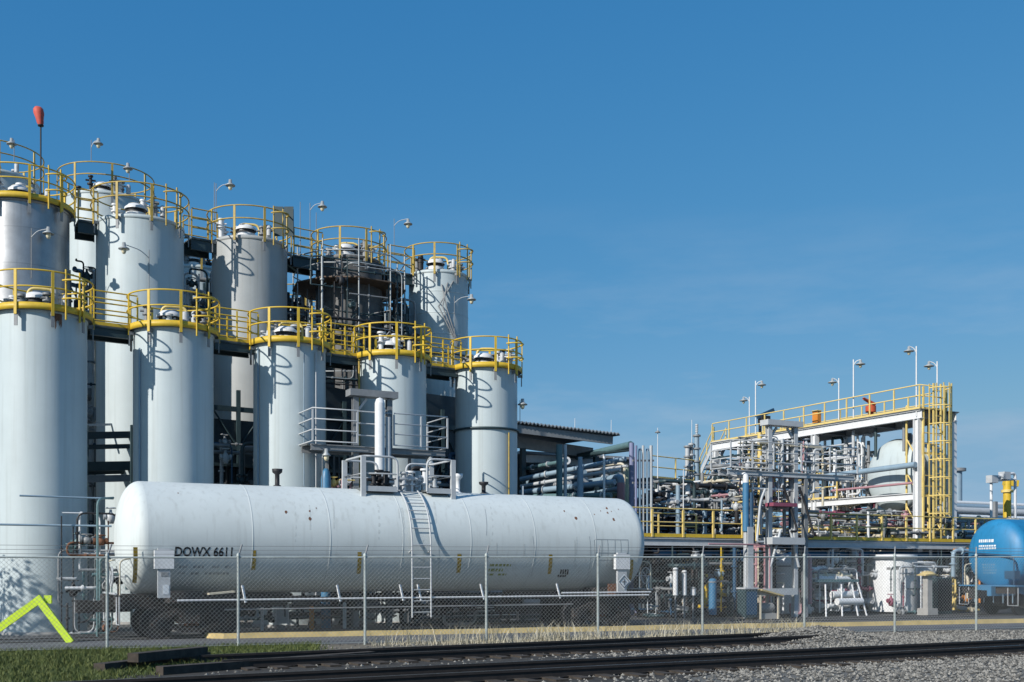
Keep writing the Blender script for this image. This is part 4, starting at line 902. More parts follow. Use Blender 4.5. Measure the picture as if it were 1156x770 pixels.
vessel('pale grey upright tank standing behind the drip tray', 889, 3.5, 692, 636, .72, WH)
vt = vessel('broad white tank with a row of small dark lettering left of the concrete pillar', 1008, 3.6, 690, 626, 1.05, WH, dome=False)
_s = s_at(1008, 3.6); _c = G(_s, 3.6, 0); _m = MB()
for k in range(9):
    if k in (3, 6): continue
    a_ = atan2(-_c.y, -_c.x)-.25+k*.055; e0_, e1_ = V((cos(a_), sin(a_), 0)), V((cos(a_+.038), sin(a_+.038), 0)); z_ = z_at(642, _c); _m.quad(_c+e0_*1.056+Z*(z_-.05), _c+e1_*1.056+Z*(z_-.05), _c+e1_*1.056+Z*(z_+.06), _c+e0_*1.056+Z*(z_+.06))
_m.build('stencil_row', 'ink', vt)
vessel('tall white tank standing right of the broad lettered white tank', 1040, 3.9, 690, 634, .62, WH, dome=False)
vessel('narrow white vertical column behind the pump skid', 958, 4.6, 690, 632, .35, WH)
PAL = ['white_paint', 'white_paint', 'light_grey', 'grey_steel', 'white_paint', 'dark_teal', 'light_grey', 'cream', 'white_paint', 'magenta']
DKP = ['black_steel', 'dark_teal', 'grey_steel', 'dark_blue', 'light_grey', 'black_steel', 'soot', 'dark_teal']  # mostly black mix: shade low in the plant put into the pipe colours
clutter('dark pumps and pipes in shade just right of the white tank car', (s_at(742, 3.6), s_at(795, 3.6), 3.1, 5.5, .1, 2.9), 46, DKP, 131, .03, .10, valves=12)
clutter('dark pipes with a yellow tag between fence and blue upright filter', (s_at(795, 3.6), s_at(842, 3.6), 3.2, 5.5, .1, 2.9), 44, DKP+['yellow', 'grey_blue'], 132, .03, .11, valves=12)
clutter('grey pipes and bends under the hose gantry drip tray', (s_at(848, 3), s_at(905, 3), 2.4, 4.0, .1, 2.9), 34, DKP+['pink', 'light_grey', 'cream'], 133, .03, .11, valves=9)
clutter('white pump skid with tangled pipes and slanting legs right of the gantry', (s_at(915, 2.8), s_at(962, 2.8), 2.4, 4.2, .15, 2.0), 52, PAL, 134, .03, .11, valves=14, zbias=.3)
clutter('tall thin white pipes between the pump skid and the broad lettered tank', (s_at(925, 4.4), s_at(982, 4.4), 3.6, 5.4, .1, 2.9), 44, PAL+['white_paint', 'dark_teal'], 135, .03, .08, valves=10, zbias=.75)
clutter('slim pipes and valves before the tall white tanks', (s_at(985, 3.4), s_at(1050, 3.4), 2.1, 2.5, .1, 2.3), 15, ['white_paint', 'light_grey', 'teal', 'magenta', 'grey_steel', 'dark_teal'], 136, .025, .06, valves=9, zbias=.7)
clutter('orange and yellow pipes standing left of the blue tank car', (s_at(1062, 3.4), s_at(1100, 3.4), 2.6, 4.8, .1, 2.9), 32, ['pale_yellow', 'orange', 'cream', 'grey_blue', 'dark_teal', 'light_grey'], 137, .03, .1, valves=8, zbias=.7)
s = s_at(945, 2.3); t = thing('pipe_skid', 'teal topped pipe stand with two fat white pipes on splayed legs', 'skid', G(s, 2.3, 0))
for dz, tt in ((.62, 2.1), (.92, 2.4)): MB().tube(G(s-.2, tt, dz), G(s+1.2, tt, dz), .15, 14).build('pipe', WH, t)
for k, (a, b) in enumerate([(-.9, -.75), (0.0, .15), (.9, .75), (1.4, 1.1)]): MB().tube(G(s+a, 2.0, .01), G(s+b, 2.2, 1.35), .04, 6).build('leg', 'white_paint', t)
MB().beam(G(s-1.3, 2.3, 1.5), G(s+1.2, 2.3, 1.5), .1, .12).build('top_bar', 'teal', t)
# posts, pillars, beams
def post_thing(label, px, tt, ytop, wd, mat, name='support_post', cat='post', y0=None):
    s = s_at(px, tt); p = G(s, tt, 0); return tag(MB().ibeam(p+Z*.01, V((p.x, p.y, z_at(ytop, p))), wd, wd, .04).build(name, mat, origin=p), label, cat)
post_thing('pale steel post with brace under the blue riser pipe', 845, 1.95, 595, .28, 'light_grey')
post_thing('grey steel post from ground to gantry platform, right of the hoses', 908.5, 2.1, 540, .19, 'grey_steel')
s = s_at(842, 2.0); t = thing('riser_pipe', 'thick blue riser pipe with white top standing before the mezzanine stairs', 'pipe', G(s, 2.0, 0))
p = G(s, 2.0, 0); MB().tube(V((p.x, p.y, z_at(600, p))), V((p.x, p.y, z_at(545, p))), .13, 14).build('pipe', 'blue_pipe', t); MB().tube(V((p.x, p.y, 0)), V((p.x, p.y, z_at(600, p))), .07, 10).build('lower_pipe', 'light_grey', t)
MB().path(bez([V((p.x, p.y, z_at(545, p))), V((p.x, p.y, z_at(536, p))), V((p.x-.7, p.y+.4, z_at(534, p)))]), .12, 12).build('bend', 'white_paint', t)
MB().tube(V((p.x+.22, p.y, z_at(604, p))), V((p.x+.22, p.y, z_at(556, p))), .08, 10).build('pipe', 'dark_blue', t)
s = s_at(876, 1.9); tag(MB().box(G(s, 1.9, z_at(668, G(s, 1.9))), 2.0, .35, .26).build('cross_beam', 'light_grey', origin=G(s, 1.9, 1)), 'pale horizontal beam between the two posts under the hose gantry', 'beam')
s = s_at(868, 1.85); t = thing('pipe_loop', 'thin pink pipe bent square before the hose gantry', 'pipe', G(s, 1.8, 0))
MB().path(bez([G(s_at(800, 1.8), 1.8, z_at(615, G(s, 1.8))), G(s, 1.8, z_at(615, G(s, 1.8))), G(s, 1.8, .5)]), .035, 6).build('pipe', 'pink', t)
s = s_at(862, 1.7); t = thing('pump_shelter', 'small shelter with tan sloped roof over a pump behind the fence', 'shelter', G(s, 1.7, 0))
m = MB(); m.obox(G(s+.1, 1.7, 1.05), U*.55+Z*-.12, W*.45, Z*.03); m.build('roof', 'curb_yellow', t)
for a in (-.45, .45):
    for b in (-.35, .35): MB().box(G(s+a, 1.7+b, .48), .06, .06, .96).build('leg', 'cream', t)
MB().cyl(G(s-.3, 1.7, .45), .2, .7, 16, U).build('pump', 'grey_steel', t); MB().box(G(s, 1.7, .12), .9, .6, .22).build('plinth', 'concrete', t)
s = s_at(846, 1.6); t = thing('equipment_cabinet', 'grey blue equipment cabinet beside the tan roofed shelter', 'cabinet', G(s, 1.6, 0))
MB().box(G(s-.1, 1.6, .65), .6, .5, 1.1).build('cabinet_body', 'dark_teal', t); MB().box(G(s-.1, 1.6, 1.23), .66, .56, .06).build('cabinet_top', 'light_grey', t); MB().box(G(s-.1, 1.33, .65), .5, .02, .9).build('cabinet_door', 'dark_blue', t)
s = s_at(1047, 1.3); p = G(s, 1.3, 0); t = thing('concrete_pillar', 'grey concrete pillar with tan cap on a square footing', 'pillar', p)
MB().box(p+Z*.15, .6, .6, .3).build('footing', 'concrete', t); MB().box(p+Z*1.0, .28, .28, 1.4).build('shaft', 'concrete', t); MB().box(p+Z*1.74, .75, .5, .06).build('cap', 'curb_yellow', t)
MB().lathe(p+Z*1.77, [(.36, 0), (.22, .12), (0, .15)], 18).build('cap_dome', 'curb_yellow', t)
s = s_at(1060, 1.9); t = thing('electrical_cabinet', 'dark electrical cabinet standing just right of the concrete pillar', 'cabinet', G(s, 1.9, 0))
MB().box(G(s, 1.9, .82), .95, .6, 1.6).build('cabinet_body', 'dark_teal', t); MB().box(G(s, 1.59, .85), .8, .02, 1.4).build('cabinet_door', 'black_steel', t)
# things glimpsed under the belly of the white car
for px, tt, y0, y1, wd, mm, nm, lab, cat in [(317, 2.6, 712, 682, .45, 'white_paint', 'junction_box', 'white junction box seen under the tank car belly', 'box'), (352, 2.2, 712, 684, .16, 'orange', 'bollard', 'orange bollard seen under the tank car belly', 'bollard'),
        (296, 2.3, 712, 684, .10, 'white_paint', 'bollard', 'slim white bollard left of the junction box', 'bollard'), (389, 2.3, 712, 680, .12, 'white_paint', 'bollard', 'white bollard near the orange one under the tank car', 'bollard')]:
    s = s_at(px, tt); p = G(s, tt, 0); z1 = z_at(y1, p); t = thing(nm, lab, cat, p)
    if nm == 'bollard': MB().cyl(p, wd/2, z1-.05, 14).build('shaft', mm, t); MB().lathe(p+Z*(z1-.05), [(wd/2, 0), (wd*.35, .04), (0, .06)], 14).build('cap', mm, t)
    else: MB().box(p+Z*(z1*.5+.1), wd, .3, z1-.2).build('box_body', mm, t); MB().box(p+Z*.05, wd*.5, .2, .2).build('stand', 'grey_steel', t); MB().box(p-W*.16+Z*(z1*.55), wd*.8, .02, z1*.6).build('box_door', 'light_grey', t)
clutter('low pipes and valves beside the siding seen under the tank car belly', (s_at(285, 3), s_at(420, 3), 2.4, 4.2,   .05, 1.3), 30, ['soot', 'black_steel', 'dark_teal'], 140, .03, .08, valves=8)  # near-black palettes here paint in the shade under the belly
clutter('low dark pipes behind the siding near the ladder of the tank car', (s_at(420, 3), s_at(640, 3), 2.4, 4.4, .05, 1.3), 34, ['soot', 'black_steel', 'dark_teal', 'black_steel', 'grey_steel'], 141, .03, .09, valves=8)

# ------------------------------------------------------------------ upper structure at the right
SX = s_at(1036, 4.4); zd = z_at(463, G(SX, 4.4))
T0, T1, T2, T3 = 4.4, t_at(920, SX), t_at(808, SX), t_at(808, SX)+.3
SE = SX+2.3
t = thing('steel_deck_structure', 'white framed open steel structure with railed roof deck and drum inside', 'structure', G(SX+1, 10, 0))
zc = z_at(560, G(SX, T0))
for tt in (T0, T1, T2):
    for s in (SX, SE): MB().ibeam(G(s, tt, .02), G(s, tt, zd-.42), .30, .30).build('column', 'white_paint', t)
for s in (SX, SE):
    MB().ibeam(G(s, T0-.25, zd-.21), G(s, T2+.3, zd-.21), .22, .40).build('deck_beam', 'white_paint', t)
    MB().ibeam(G(s, T0+.16, zc), G(s, T1-.16, zc), .2, .32).build('middle_beam', 'white_paint', t)
for tt in (T0, (T0+T1)/2, T1, (T1+T2)/2, T2): MB().ibeam(G(SX+.12, tt, zd-.2), G(SE-.12, tt, zd-.2), .18, .3).build('cross_beam', 'grey_steel', t)
MB().box(G((SX+SE)/2, (T0+T2)/2, zd+.02), SE-SX+.3, T2-T0+.6, .04).build('roof_deck', 'grating', t)
railing(t, [G(SX-.1, T2+.2, zd+.04), G(SX-.1, T0-.2, zd+.04), G(SE-.6, T0-.2, zd+.04)], 1.12, 1.5, 'pale_yellow', (1.0, .55), .1, .03, .06, 'pale_yellow')
railing(t, [G(SE+.1, T2+.2, zd+.04), G(SE+.1, T0+1.2, zd+.04)], 1.12, 1.5, 'pale_yellow', (1.0, .55), .1, .03, .06, 'pale_yellow')
for tt, zz, mm in ((T0+1.2, zd-.9, 'grey_steel'), (T0+3, zd-1.0, 'dark_teal'), (T0+4.5, zd-.8, 'light_grey')): MB().tube(G(SX+.4, tt, zd-.45), G(SX+.4, tt, zz-.9), .08, 8).build('hanger_pipe', mm, t)
for tt in (T1+.15,):
    MB().ibeam(G(SX, T1+.16, zc), G(SX, T2-.16, zc), .2, .32).build('middle_beam', 'white_paint', t)
for k, tt in enumerate([T1+(T2-T1)*f for f in (.25, .5, .75)]): MB().beam(G(SX, tt, zc+.17), G(SX, tt, zd-.45), .09, .09).build('hanger_post', 'white_paint', t)
for zz, mm in ((zc+1.3, 'light_grey'), (zc+2.3, 'white_paint'), (zc+2.9, 'light_grey')): MB().tube(G(SX-.08, T1-2.2, zz), G(SX-.08, T2, zz), .045, 8).build('tray_rail', mm, t)
railing(t, [G(SX-.2, T2, zc+.2), G(SX-.2, T1-1.8, zc+.2)], 1.1, 1.6, 'pale_yellow', (1.0, .55), .1, .028, .055)
railing(t, [G(SX+1.6, T1-1, zc+.2), G(SX+1.6, T0+.3, zc+.2)], 1.1, 1.6, 'pale_yellow', (1.0, .55), 0, .028, .055)
for k in range(4): a = G(SX+.2, T1+(T2-T1)*k/4, zc+.2); b = G(SX+.2, T1+(T2-T1)*(k+1)/4, zd-.5); MB().tube(a, b, .04, 6).build('brace', 'white_paint', t)
def drum(label, s0, s1, tt, zc, r, mat='silo_white'):
    t = thing('process_drum', label, 'vessel', G((s0+s1)/2, tt, zc-r)); c = G(0, tt, zc)
    MB().lathe(c, [(r, s0), (r, s1)], 48, U).build('shell', mat, t)
    cap = [(r*cos(a), .55*sin(a)) for a in [pi/2*i/10 for i in range(11)]]; cap[-1] = (0, .55)
    MB().lathe(c, list(reversed([(x, s0-.001-h) for x, h in cap])), 48, U).build('head', mat, t); MB().lathe(c, [(x, s1+.001+h) for x, h in cap], 48, U).build('head', mat, t)
    MB().lathe(c, [(r+.002, s0+.1), (r+.07, s0+.1), (r+.07, s0+.22), (r+.002, s0+.22)], 48, U).build('flange', 'grey_steel', t)
    for k in (s0+.5, s1-.4): MB().box(G(k, tt, zc-r-.15), .2, r*1.4, .5).build('saddle', 'grey_steel', t)
    for k in range(3): MB().cyl(G(s0+.35+k*.6, tt-.3+.3*k, zc+r-.05), .13, .45, 12).build('nozzle', 'grey_steel', t)
    return t
td = t_at(1009, SX+.9); pd = G(SX+.9, td); zt_ = z_at(497, pd); drum('large white process drum with dark flange inside the upper structure', SX+1.0, SE+.6, td, zt_-1.75, 1.75)
td2 = t_at(1004, SX+.9); drum('lower white process drum behind the mezzanine rail, under the larger drum', SX+1.0, SE+.6, td2, z_at(592, G(SX+.9, td2))-1.5, 1.5, 'cream')
p0_, p1_ = G(SX-.25, T1-.5, z_at(540, G(SX, T1))), G(SX-.25, T0-.1, z_at(525, G(SX, T0)))
tag(MB().tube(p0_, p1_, .14, 12).build('process_pipe', 'grey_blue', origin=p0_), 'light blue pipe crossing before the large drum', 'pipe')
p0_, p1_ = G(SX-.15, T1-1.4, z_at(556, G(SX, T1))), G(SX-.15, T0+.2, z_at(545, G(SX, T0))); tag(MB().tube(p0_, p1_, .06, 8).build('process_pipe', 'pink', origin=p0_), 'thin pink pipe low before the large drum', 'pipe')
GREY = ['light_grey', 'white_paint', 'grey_steel', 'light_grey', 'dark_teal', 'grey_steel', 'cream']
clutter('dense small pipes behind the left bay of the upper structure', (SX-.1, SE, T1+.4, T2-.3, 5.3, zd-.6), 70, GREY, 150, .03, .10, valves=14)
clutter('magenta and grey pipes left of the large drum', (SX+.3, SE, td+1.9, T1-.3, 5.0, zd-.6), 44, GREY+GREY+['magenta', 'white_paint'], 151, .03, .09, valves=10)
clutter('pipes and valves on the mezzanine floor under the upper structure', (SX-4.5, SX+.3, 6.2, 11, 3.4, 4.7), 56, GREY+['pale_yellow', 'white_paint', 'magenta', 'black_steel'], 152, .03, .11, valves=14, zbias=.3)
clutter('grey pipes massed behind the mezzanine rail left of the blue riser', (s_at(735, 8.5), s_at(812, 8.5), 7.2, 11, 3.4, 6.0), 60, DKP+DKP+['light_grey', 'white_paint', 'grey_blue', 'light_grey'], 153, .04, .13, valves=10, zbias=.25)
clutter('dark pipework in the mezzanine bay under the low grey roof', (s_at(760, 12), s_at(830, 12), 10.5, 14.5, 3.0, 6.4), 60, DKP+['white_paint', 'grey_blue'], 154, .05, .15, valves=12, zbias=.2)
clutter('white pipes and stacked bends beside the stairs of the upper structure', (s_at(815, 8), s_at(868, 8), 6.5, 9.5, 3.4, 7.2), 62, GREY+['dark_blue', 'pink'], 155, .03, .10, valves=14, zbias=.3)
clutter('grey lattice of pipes between hose gantry and large drum', (SX+.3, SE, T1-.8, T1+3.2, 3.4, 8.4), 44, GREY+['dark_teal', 'white_paint'], 156, .03, .09, valves=10)
clutter('yellow and magenta pipes on the mezzanine floor beside the caged ladder', (s_at(985, 5), s_at(1085, 5), 4.2, 6.6, 3.35, 4.8), 46, GREY+['pale_yellow', 'magenta', 'pink'], 157, .03, .1, valves=10)
# low roof with pale railing left of the structure
t = thing('equipment_platform', 'grey upper platform with pale yellow railing left of the stairs', 'platform', G(29, 13, 0))
e0, e1 = P(736, 539, 55), P(812, 546, 58.5); dd = (e1-e0).normalized(); nn = V((-dd.y, dd.x, 0))
MB().obox((e0+e1)/2+nn*1.7-Z*.03, dd*((e1-e0).length/2), nn*1.7, Z*.04).build('deck', 'grating', t); MB().ibeam(e0-Z*.25, e1-Z*.25, .16, .34).build('edge_beam', 'teal', t)
for f in (.02, .5, .98): p = e0+(e1-e0)*f; MB().beam(V((p.x, p.y, 0)), p-Z*.43, .2, .2).build('column', 'light_grey', t)
railing(t, [e0+nn*.1, e0+nn*.1+(e1-e0)*.72], 1.1, 1.7, 'pale_yellow', (1.0, .5), .1, .03, .06)
# stairs
t = thing('staircase', 'yellow railed steel staircase climbing to the upper deck left end', 'stairs', G(SX+.6, T2+1.6, 6.5))
for s in (SX+.1, SX+1.0):
    a, b = G(s, T2+.3, zd), G(s, T2+3.0, zd-3.4); MB().beam(a, b, .05, .26).build('stringer', 'light_grey', t)
    for h in (1.0, .5): MB().path([a+Z*h, b+Z*h], .03, 6).build('handrail', 'pale_yellow', t)
    for k in range(5): p = a+(b-a)*k/4; MB().box(p+Z*.5, .05, .05, 1.0).build('post', 'pale_yellow', t)
for k in range(13): p = G(SX+.55, T2+.3, zd)+(G(SX+.55, T2+3.0, zd-3.4)-G(SX+.55, T2+.3, zd))*(k+.5)/13; MB().box(p, .86, .24, .04).build('tread', 'grating', t)
# caged ladder
t = thing('caged_ladder', 'tall yellow caged ladder at the right end of the upper structure', 'ladder', G(SX+1.6, T0-.4, 3.3))
lc = G(s_at(1060, T0-.5), T0-.5, 0)
for a in (-.24, .24): MB().beam(lc+U*a+W*.1+Z*3.3, lc+U*a+W*.1+Z*(zd+1.25), .09, .06).build('ladder_rail', 'pale_yellow', t)
for k in range(24): z = 3.5+k*.3; MB().tube(lc+U*-.24+W*.1+Z*z, lc+U*.24+W*.1+Z*z, .018, 6).build('rung', 'pale_yellow', t)
hoop = lambda z: [lc+U*(.52*cos(x))-W*(.70*sin(x)-.1)+Z*z for x in [pi*i/12 for i in range(13)]]
for k in range(8): MB().path(hoop(4.6+k*.84), .03, 6).build('cage_hoop', 'pale_yellow', t)
for i in range(0, 13, 2):
    o = hoop(0)[i]; MB().box(o+Z*((4.5+zd+1.2)/2), .06, .03, zd+1.2-4.5).build('cage_strip', 'pale_yellow', t)
for s in (-.7, .75): MB().beam(lc+U*s+W*.3+Z*3.3, lc+U*s+W*.3+Z*(zd+1.1), .08, .08).build('support', 'pale_yellow', t)
for zz in (5.4, 7.4):
    railing(t, [lc+U*.75+W*.3+Z*zz, lc-U*.75+W*.3+Z*zz], 1.0, .8, 'pale_yellow', (1.0, .5), .1, .026, .05)
for s in (-.7, .75):
    for k in range(4): MB().tube(lc+U*s+W*.3+Z*(3.5+k*1.6), lc+U*s+W*1.3+Z*(5.0+k*1.6), .035, 6).build('brace', 'pale_yellow', t)
    MB().beam(lc+U*s+W*1.3+Z*3.3, lc+U*s+W*1.3+Z*(zd+.3), .07, .07).build('support', 'pale_yellow', t)
# deck lamps
for px, yt, ps, arm, lab in [(853, 430, SX, (.35, 0, 0), 'lamp on white pole with its arm to the right, near the stairs'), (846, 448, SE, (-.35, 0, 0), 'short lamp pole near the stairs with arm to the left'),
                         (947, 427, SE, (-.35, 0, 0), 'lamp on white pole at the middle of the upper deck'), (963.5, 406, SX, (.35, 0, 0), 'tall lamp pole at mid deck with its arm to the right'),
                         (1034.5, 391, SX-.05, (-.35, 0, 0), 'tallest lamp pole, at the front corner of the upper deck'), (1058, 408, SE, (-.4, 0, 0), 'lamp pole rising behind the caged ladder top')]:
    tt = t_at(px, ps); b = G(ps, tt, zd-.3); lamp(lab, b, z_at(yt, b), V(arm), 'white_paint', size=.24, drop=.2)
tt = t_at(983, SX+.6); b = G(SX+.6, tt, zd+.04); t = thing('fire_monitor', 'red orange fire monitor on the upper deck behind the railing', 'monitor', b)
MB().cyl(b, .14, .8, 12).build('riser', 'red_orange', t); MB().cyl(b+Z*.35, .26, .3, 14).build('body', 'red_orange', t); MB().tube(b+Z*.75+U*.25, b+Z*1.0-U*.5, .11, 10, .07).build('nozzle', 'red_orange', t)
tt = t_at(922, SX+.5); b = G(SX+.5, tt, zd+.04); t = thing('equipment_box', 'small orange box hung on the upper deck railing', 'box', b); MB().box(b+Z*.55, .25, .4, .6).build('box_body', 'orange', t); MB().box(b+Z*.88, .29, .44, .05).build('box_lid', 'pale_yellow', t)
b = P(858, 468, 62); b2 = G(SX+1, t_at(858, SX+1), zd+.04); t = thing('hoist', 'dark hoist beside the lamp pole near the stairs', 'hoist', b2)
MB().beam(b2, b2+Z*1.2, .12, .12).build('mast', 'black_steel', t); MB().beam(b2+Z*1.2-U*.2, b2+Z*1.7+U*1.0, .14, .2).build('boom', 'dark_blue', t); MB().box(b2+Z*1.1+U*.3, .6, .4, .4).build('motor', 'black_steel', t)
# instrument masts
def mast(label, px, d, y0, y1, r=.03, mat='white_paint', head=True):
    b = P(px, y0, d); t = thing('mast', label, 'mast', b); MB().tube(b, P(px, y1, d), r, 6, r*.5).build('pole', mat, t)
    if head: MB().lathe(P(px, y1+6, d), [(0, .0), (.15, .02), (.05, .12), (0, .14)], 10).build('cap', 'grey_steel', t)
mast('slim white mast right of the riser bank', 742.5, 55, 540, 483)
mast('thin white mast behind the shed roof right end', 690, 60, 500, 474, .025, head=False); mast('thin white mast behind the shed roof middle', 649, 60, 490, 472, .025, head=False)
mast('tall thin white mast beside the instrument stack', 781, 58, 545, 474, .03, head=False)
mast('thin white mast rising from the mezzanine rail', 771.5, 47.5, 600, 530, .035, head=False)
t = thing('instrument_stack', 'grey instrument stack with stepped cylinders on the upper platform', 'instrument', P(783, 548, 57.5))
for k, (px, y0, y1, r) in enumerate([(776, 548, 503, .12), (780.5, 548, 500, .10), (786.5, 548, 490, .13), (786.5, 490, 480, .05)]):
    a = P(px, y0, 57.2+k*.1); b = P(px, y1, 57.2+k*.1); MB().tube(a, b, r, 10).build('cylinder', ['light_grey', 'grey_steel', 'grey_blue', 'light_grey'][k], t)
    for f in (.2, .45, .7, .95): MB().cyl(a+(b-a)*f, r*1.6, .08, 12).build('collar', ['grey_steel', 'light_grey'][k % 2], t)
# yellow jib and far pipework at right edge
b = at(1137, 62); t = thing('jib_crane', 'yellow jib crane post rising behind the blue tank car', 'crane', b)
MB().tube(b, P(1137, 540, 62), .22, 14).build('post', 'yellow', t); MB().beam(P(1133, 544, 62), P(1149, 546, 62), .3, .35).build('boom', 'yellow', t); MB().cyl(P(1137, 556, 62), .32, .15, 14).build('collar', 'pale_yellow', t)
t = thing('pipe_arch', 'white pipe frame standing beside the yellow jib crane', 'frame', at(1130, 60))
MB().path(bez([at(1119, 60), P(1119, 540, 60), P(1134, 536, 60.5), P(1146, 534, 61), at(1146, 61)]), .08, 8).build('pipe', 'white_paint', t)
MB().tube(P(1118, 543, 60), P(1147, 541, 61), .06, 8).build('pipe', 'white_paint', t); MB().box(P(1120, 541, 60), .5, .4, .4).build('lamp_box', 'light_grey', t); MB().box(P(1134, 537, 60.4), .5, .4, .4).build('lamp_box', 'light_grey', t)
s = 60; t = thing('vent_chimney', 'small grey capped stack far behind the caged ladder', 'stack', at(1081, 75))
MB().tube(at(1081, 75), P(1081, 532, 75), .3, 14).build('stack', 'grey_blue', t); MB().cyl(P(1081, 532, 75), .55, .2, 14).build('cap', 'grey_steel', t)
t = thing('pipe_rack', 'long far pipe rack of pale pipes running behind the blue tank car', 'pipe rack', G(50, 18, 0))
for k, (tt, z, r, mm) in enumerate([(12, 5.0, .2, 'white_paint'), (13, 5.5, .22, 'light_grey'), (14, 4.6, .18, 'white_paint'), (15, 5.9, .2, 'grey_blue'), (16, 5.2, .25, 'white_paint'), (17, 6.1, .12, 'light_grey'), (12.6, 4.2, .2, 'cream'), (18, 6.4, .15, 'white_paint')]):
    MB().tube(G(SE+3.5, tt, z), G(90, tt, z), r, 10).build('pipe', mm, t)
for k in range(10): x = SE+4+k*4; MB().beam(G(x, 11.6, 0), G(x, 11.6, 6.0), .22, .22).build('column', 'grey_steel', t); MB().beam(G(x, 11.4, 3.9), G(x, 18.6, 3.9), .2, .25).build('cross_beam', 'grey_steel', t); MB().beam(G(x, 18.4, 0), G(x, 18.4, 6.0), .22, .22).build('column', 'grey_steel', t)
clutter('mixed pipes and valves low behind the blue tank car nose', (SE+2.5, SE+9, 6, 11, .3, 4.6), 60, GREY+['pale_yellow', 'pink'], 160, .04, .13, valves=14, zbias=.3)
t = thing('process_building', 'long low grey building far behind the right pipe rack', 'building', G(60, 30, 0))
wallbox('wall', 42, 110, 26, 34, 0, 4.6, 'cladding'); wallbox('roof', 41.7, 110.3, 25.7, 34.3, 4.62, 4.8, 'roofing')
t = thing('process_building', 'grey backing building deep behind the upper structure and mezzanine', 'building', G(30, 27, 0))
wallbox('wall', 20, 34.5, 20.5, 27, 0, 5.4, 'cladding'); wallbox('roof', 19.7, 34.8, 20.2, 27.3, 5.42, 5.6, 'roofing')

# ------------------------------------------------------------------ left side pipes, barricade
s = s_at(104, 1.9); 
clutter('small grey and red pipes and valves between the left silo and the tank car', (s-.9, s+.9, 1.3, 2.3, .1, 3.6), 26, ['light_grey', 'grey_steel', 'rust', 'teal', 'white_paint', 'black_steel'], 170, .02, .055, valves=12, zbias=.65)
t = thing('riser_pipe', 'thin pale green riser pipe bent at the top beside the left silo', 'pipe', at(110, 31.9)); MB().path(bez([at(110, 31.9), P(110, 563, 31.9), P(128, 562, 32.6)]), .035, 6).build('pipe', 'teal', t); MB().path([P(22, 559.5, 31.6), P(128, 563, 33)], .03, 6).build('branch_pipe', 'grey_blue', t)
tag(MB().path([P(-8, 592, 31.4), P(126, 594, 32.6)], .035, 6).build('process_pipe', 'grey_blue', origin=P(60, 593, 32)), 'thin level pipe crossing in front of the left silo', 'pipe')
tb_ = V((-20.4, 27.6, 0)); t = thing('tree', 'small leafy tree beside the road left of the first short silo', 'tree', tb_)
MB().path([tb_, tb_+V((.1, .05, 1.6)), tb_+V((-.1, .1, 3.2)), tb_+V((.1, 0, 5.0))], .16, 8, r2=.05).build('trunk', 'timber', t)
qt = random.Random(21); vs = []; fs = []; bl = MB()
for k in range(14):
    e = tb_+V((qt.uniform(-1.5, 1.5), qt.uniform(-1.4, 1.4), qt.uniform(3.6, 6.6))); bl.path([tb_+Z*qt.uniform(2, 4), (tb_+e)/2+Z*1.2, e], .05, 5, r2=.015)
    for j in range(75):
        c = e+V((qt.gauss(0, .38), qt.gauss(0, .38), qt.gauss(0, .34))); a = V((qt.gauss(0, 1), qt.gauss(0, 1), qt.gauss(0, 1))).normalized(); x, y = perp(a); o = len(vs); r = qt.uniform(.06, .12)
        vs += [c+x*r, c+y*r*.6, c-x*r, c-y*r*.6]; fs.append((o, o+1, o+2, o+3))
bl.build('limb', 'timber', t); m = MB(); m._add(vs, fs, False); m.build('crown', 'grass_green', t)
# barricade
dB = 29.5
t = thing('barricade', 'lime yellow wooden A-frame barricade standing behind the fence', 'barricade', at(45, dB))
a, b, c = P(47, 676, dB), at(80, dB), at(-22, dB+.4)
MB().beam(a+V((-.14, .02, .05)), b, .07, .19, V((1, 0, .5))).build('leg', 'lime', t); MB().beam(a+V((-.1, .25, .02)), c, .08, .20, V((-1, 0, .5))).build('plank', 'lime', t)
MB().box(a+V((.12, .12, -.02)), .2, .06, .22, V((1, 0, 0)), V((0, 1, 0))).build('cap_board', 'lime', t)

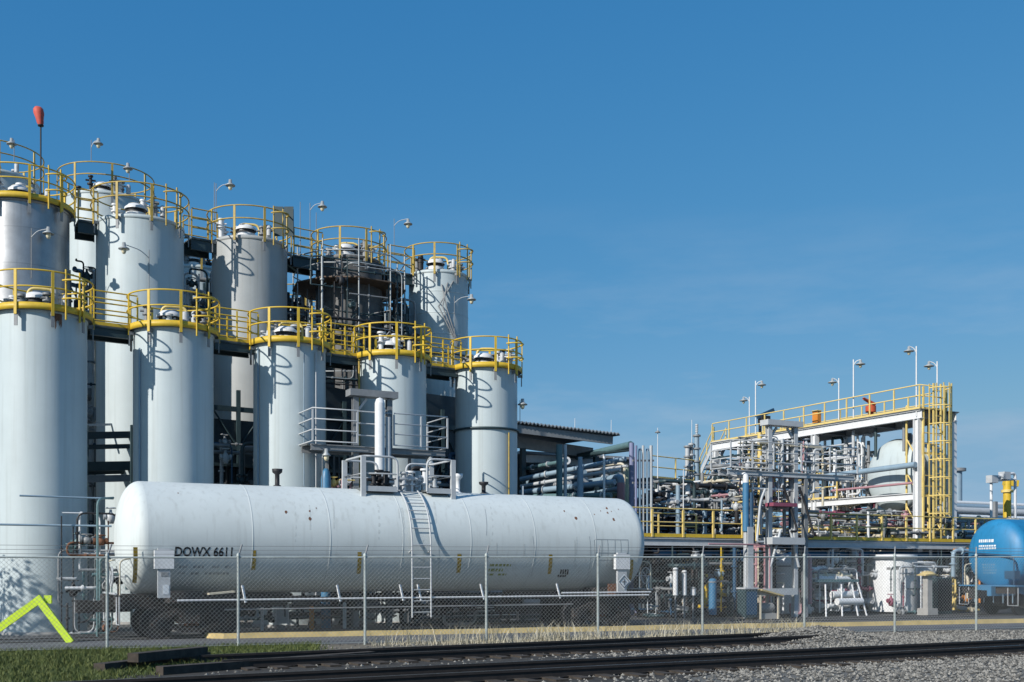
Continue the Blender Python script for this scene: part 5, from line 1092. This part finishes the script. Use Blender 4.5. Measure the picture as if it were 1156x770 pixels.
# ------------------------------------------------------------------ chain link fence
t = thing('chain_link_fence', 'galvanised chain link fence with barbed wire along the road', 'fence', FA)
PXS = [-45, 121, 269, 412, 549, 675, 793, 908, 1010, 1102, 1190]
def on_fence(px):
    k = (px-CX)/F; x = (k*FA.y-FA.x)/(FD.x-k*FD.y); return FA+FD*x
pts = [on_fence(px) for px in PXS]; H0, H1 = 2.23, 2.36
hh = lambda p: H0+(H1-H0)*((p-FA).length/26.1 if (p-FA).dot(FD) > 0 else 0)
for i, p in enumerate(pts):
    h = hh(p); MB().cyl(p, .036, h+.04, 12).build('fence_post', 'fence_galv', t)
    MB().path([p+Z*(h+.02), p+Z*(h+.32)+FN*-.10+FD*.10], .022, 6).build('barb_arm', 'grey_steel', t)
    MB().lathe(p+Z*(h+.02), [(.045, 0), (.045, .05), (.02, .09), (0, .1)], 10).build('post_cap', 'fence_galv', t)
for a, b in zip(pts, pts[1:]):
    MB().tube(a+Z*hh(a), b+Z*hh(b), .022, 8).build('top_rail', 'fence_galv', t)
    MB().tube(a+Z*.07, b+Z*.07, .006, 5).build('bottom_wire', 'fence_galv', t)
    m = MB(); ln = (b-a).length; d = (b-a).normalized(); ph = .108; h = hh(a)-.06; n = int((ln+h)/ph)+1
    off = FN*.03
    for k in range(n):          # two families of diagonal wires clipped to the panel
        for sg in (0, 1):
            x0 = k*ph-h if sg == 0 else k*ph; x1 = x0+h if sg == 0 else x0-h
            z0, z1 = .05, .05+h
            if sg == 0:
                if x0 < 0: z0 += -x0; x0 = 0
                if x1 > ln: z1 -= x1-ln; x1 = ln
            else:
                if x0 > ln: z0 += x0-ln; x0 = ln
                if x1 < 0: z1 -= -x1; x1 = 0
            if z1-z0 < .05: continue
            m.path([a+d*x0+off+Z*z0, a+d*x1+off+Z*z1], 0.0033, 3, caps=False)
    m.build('chain_link_mesh', 'mesh_galv', t)
for k in range(3):
    m = MB(); f = (k+.6)/3
    m.path([p+Z*(hh(p)+.02+.30*f)+(FN*-.10+FD*.10)*f for p in pts], .005, 4); m.build('barbed_wire', 'grey_steel', t)

for o in S.objects:
    if '_o' in o: del o['_o']
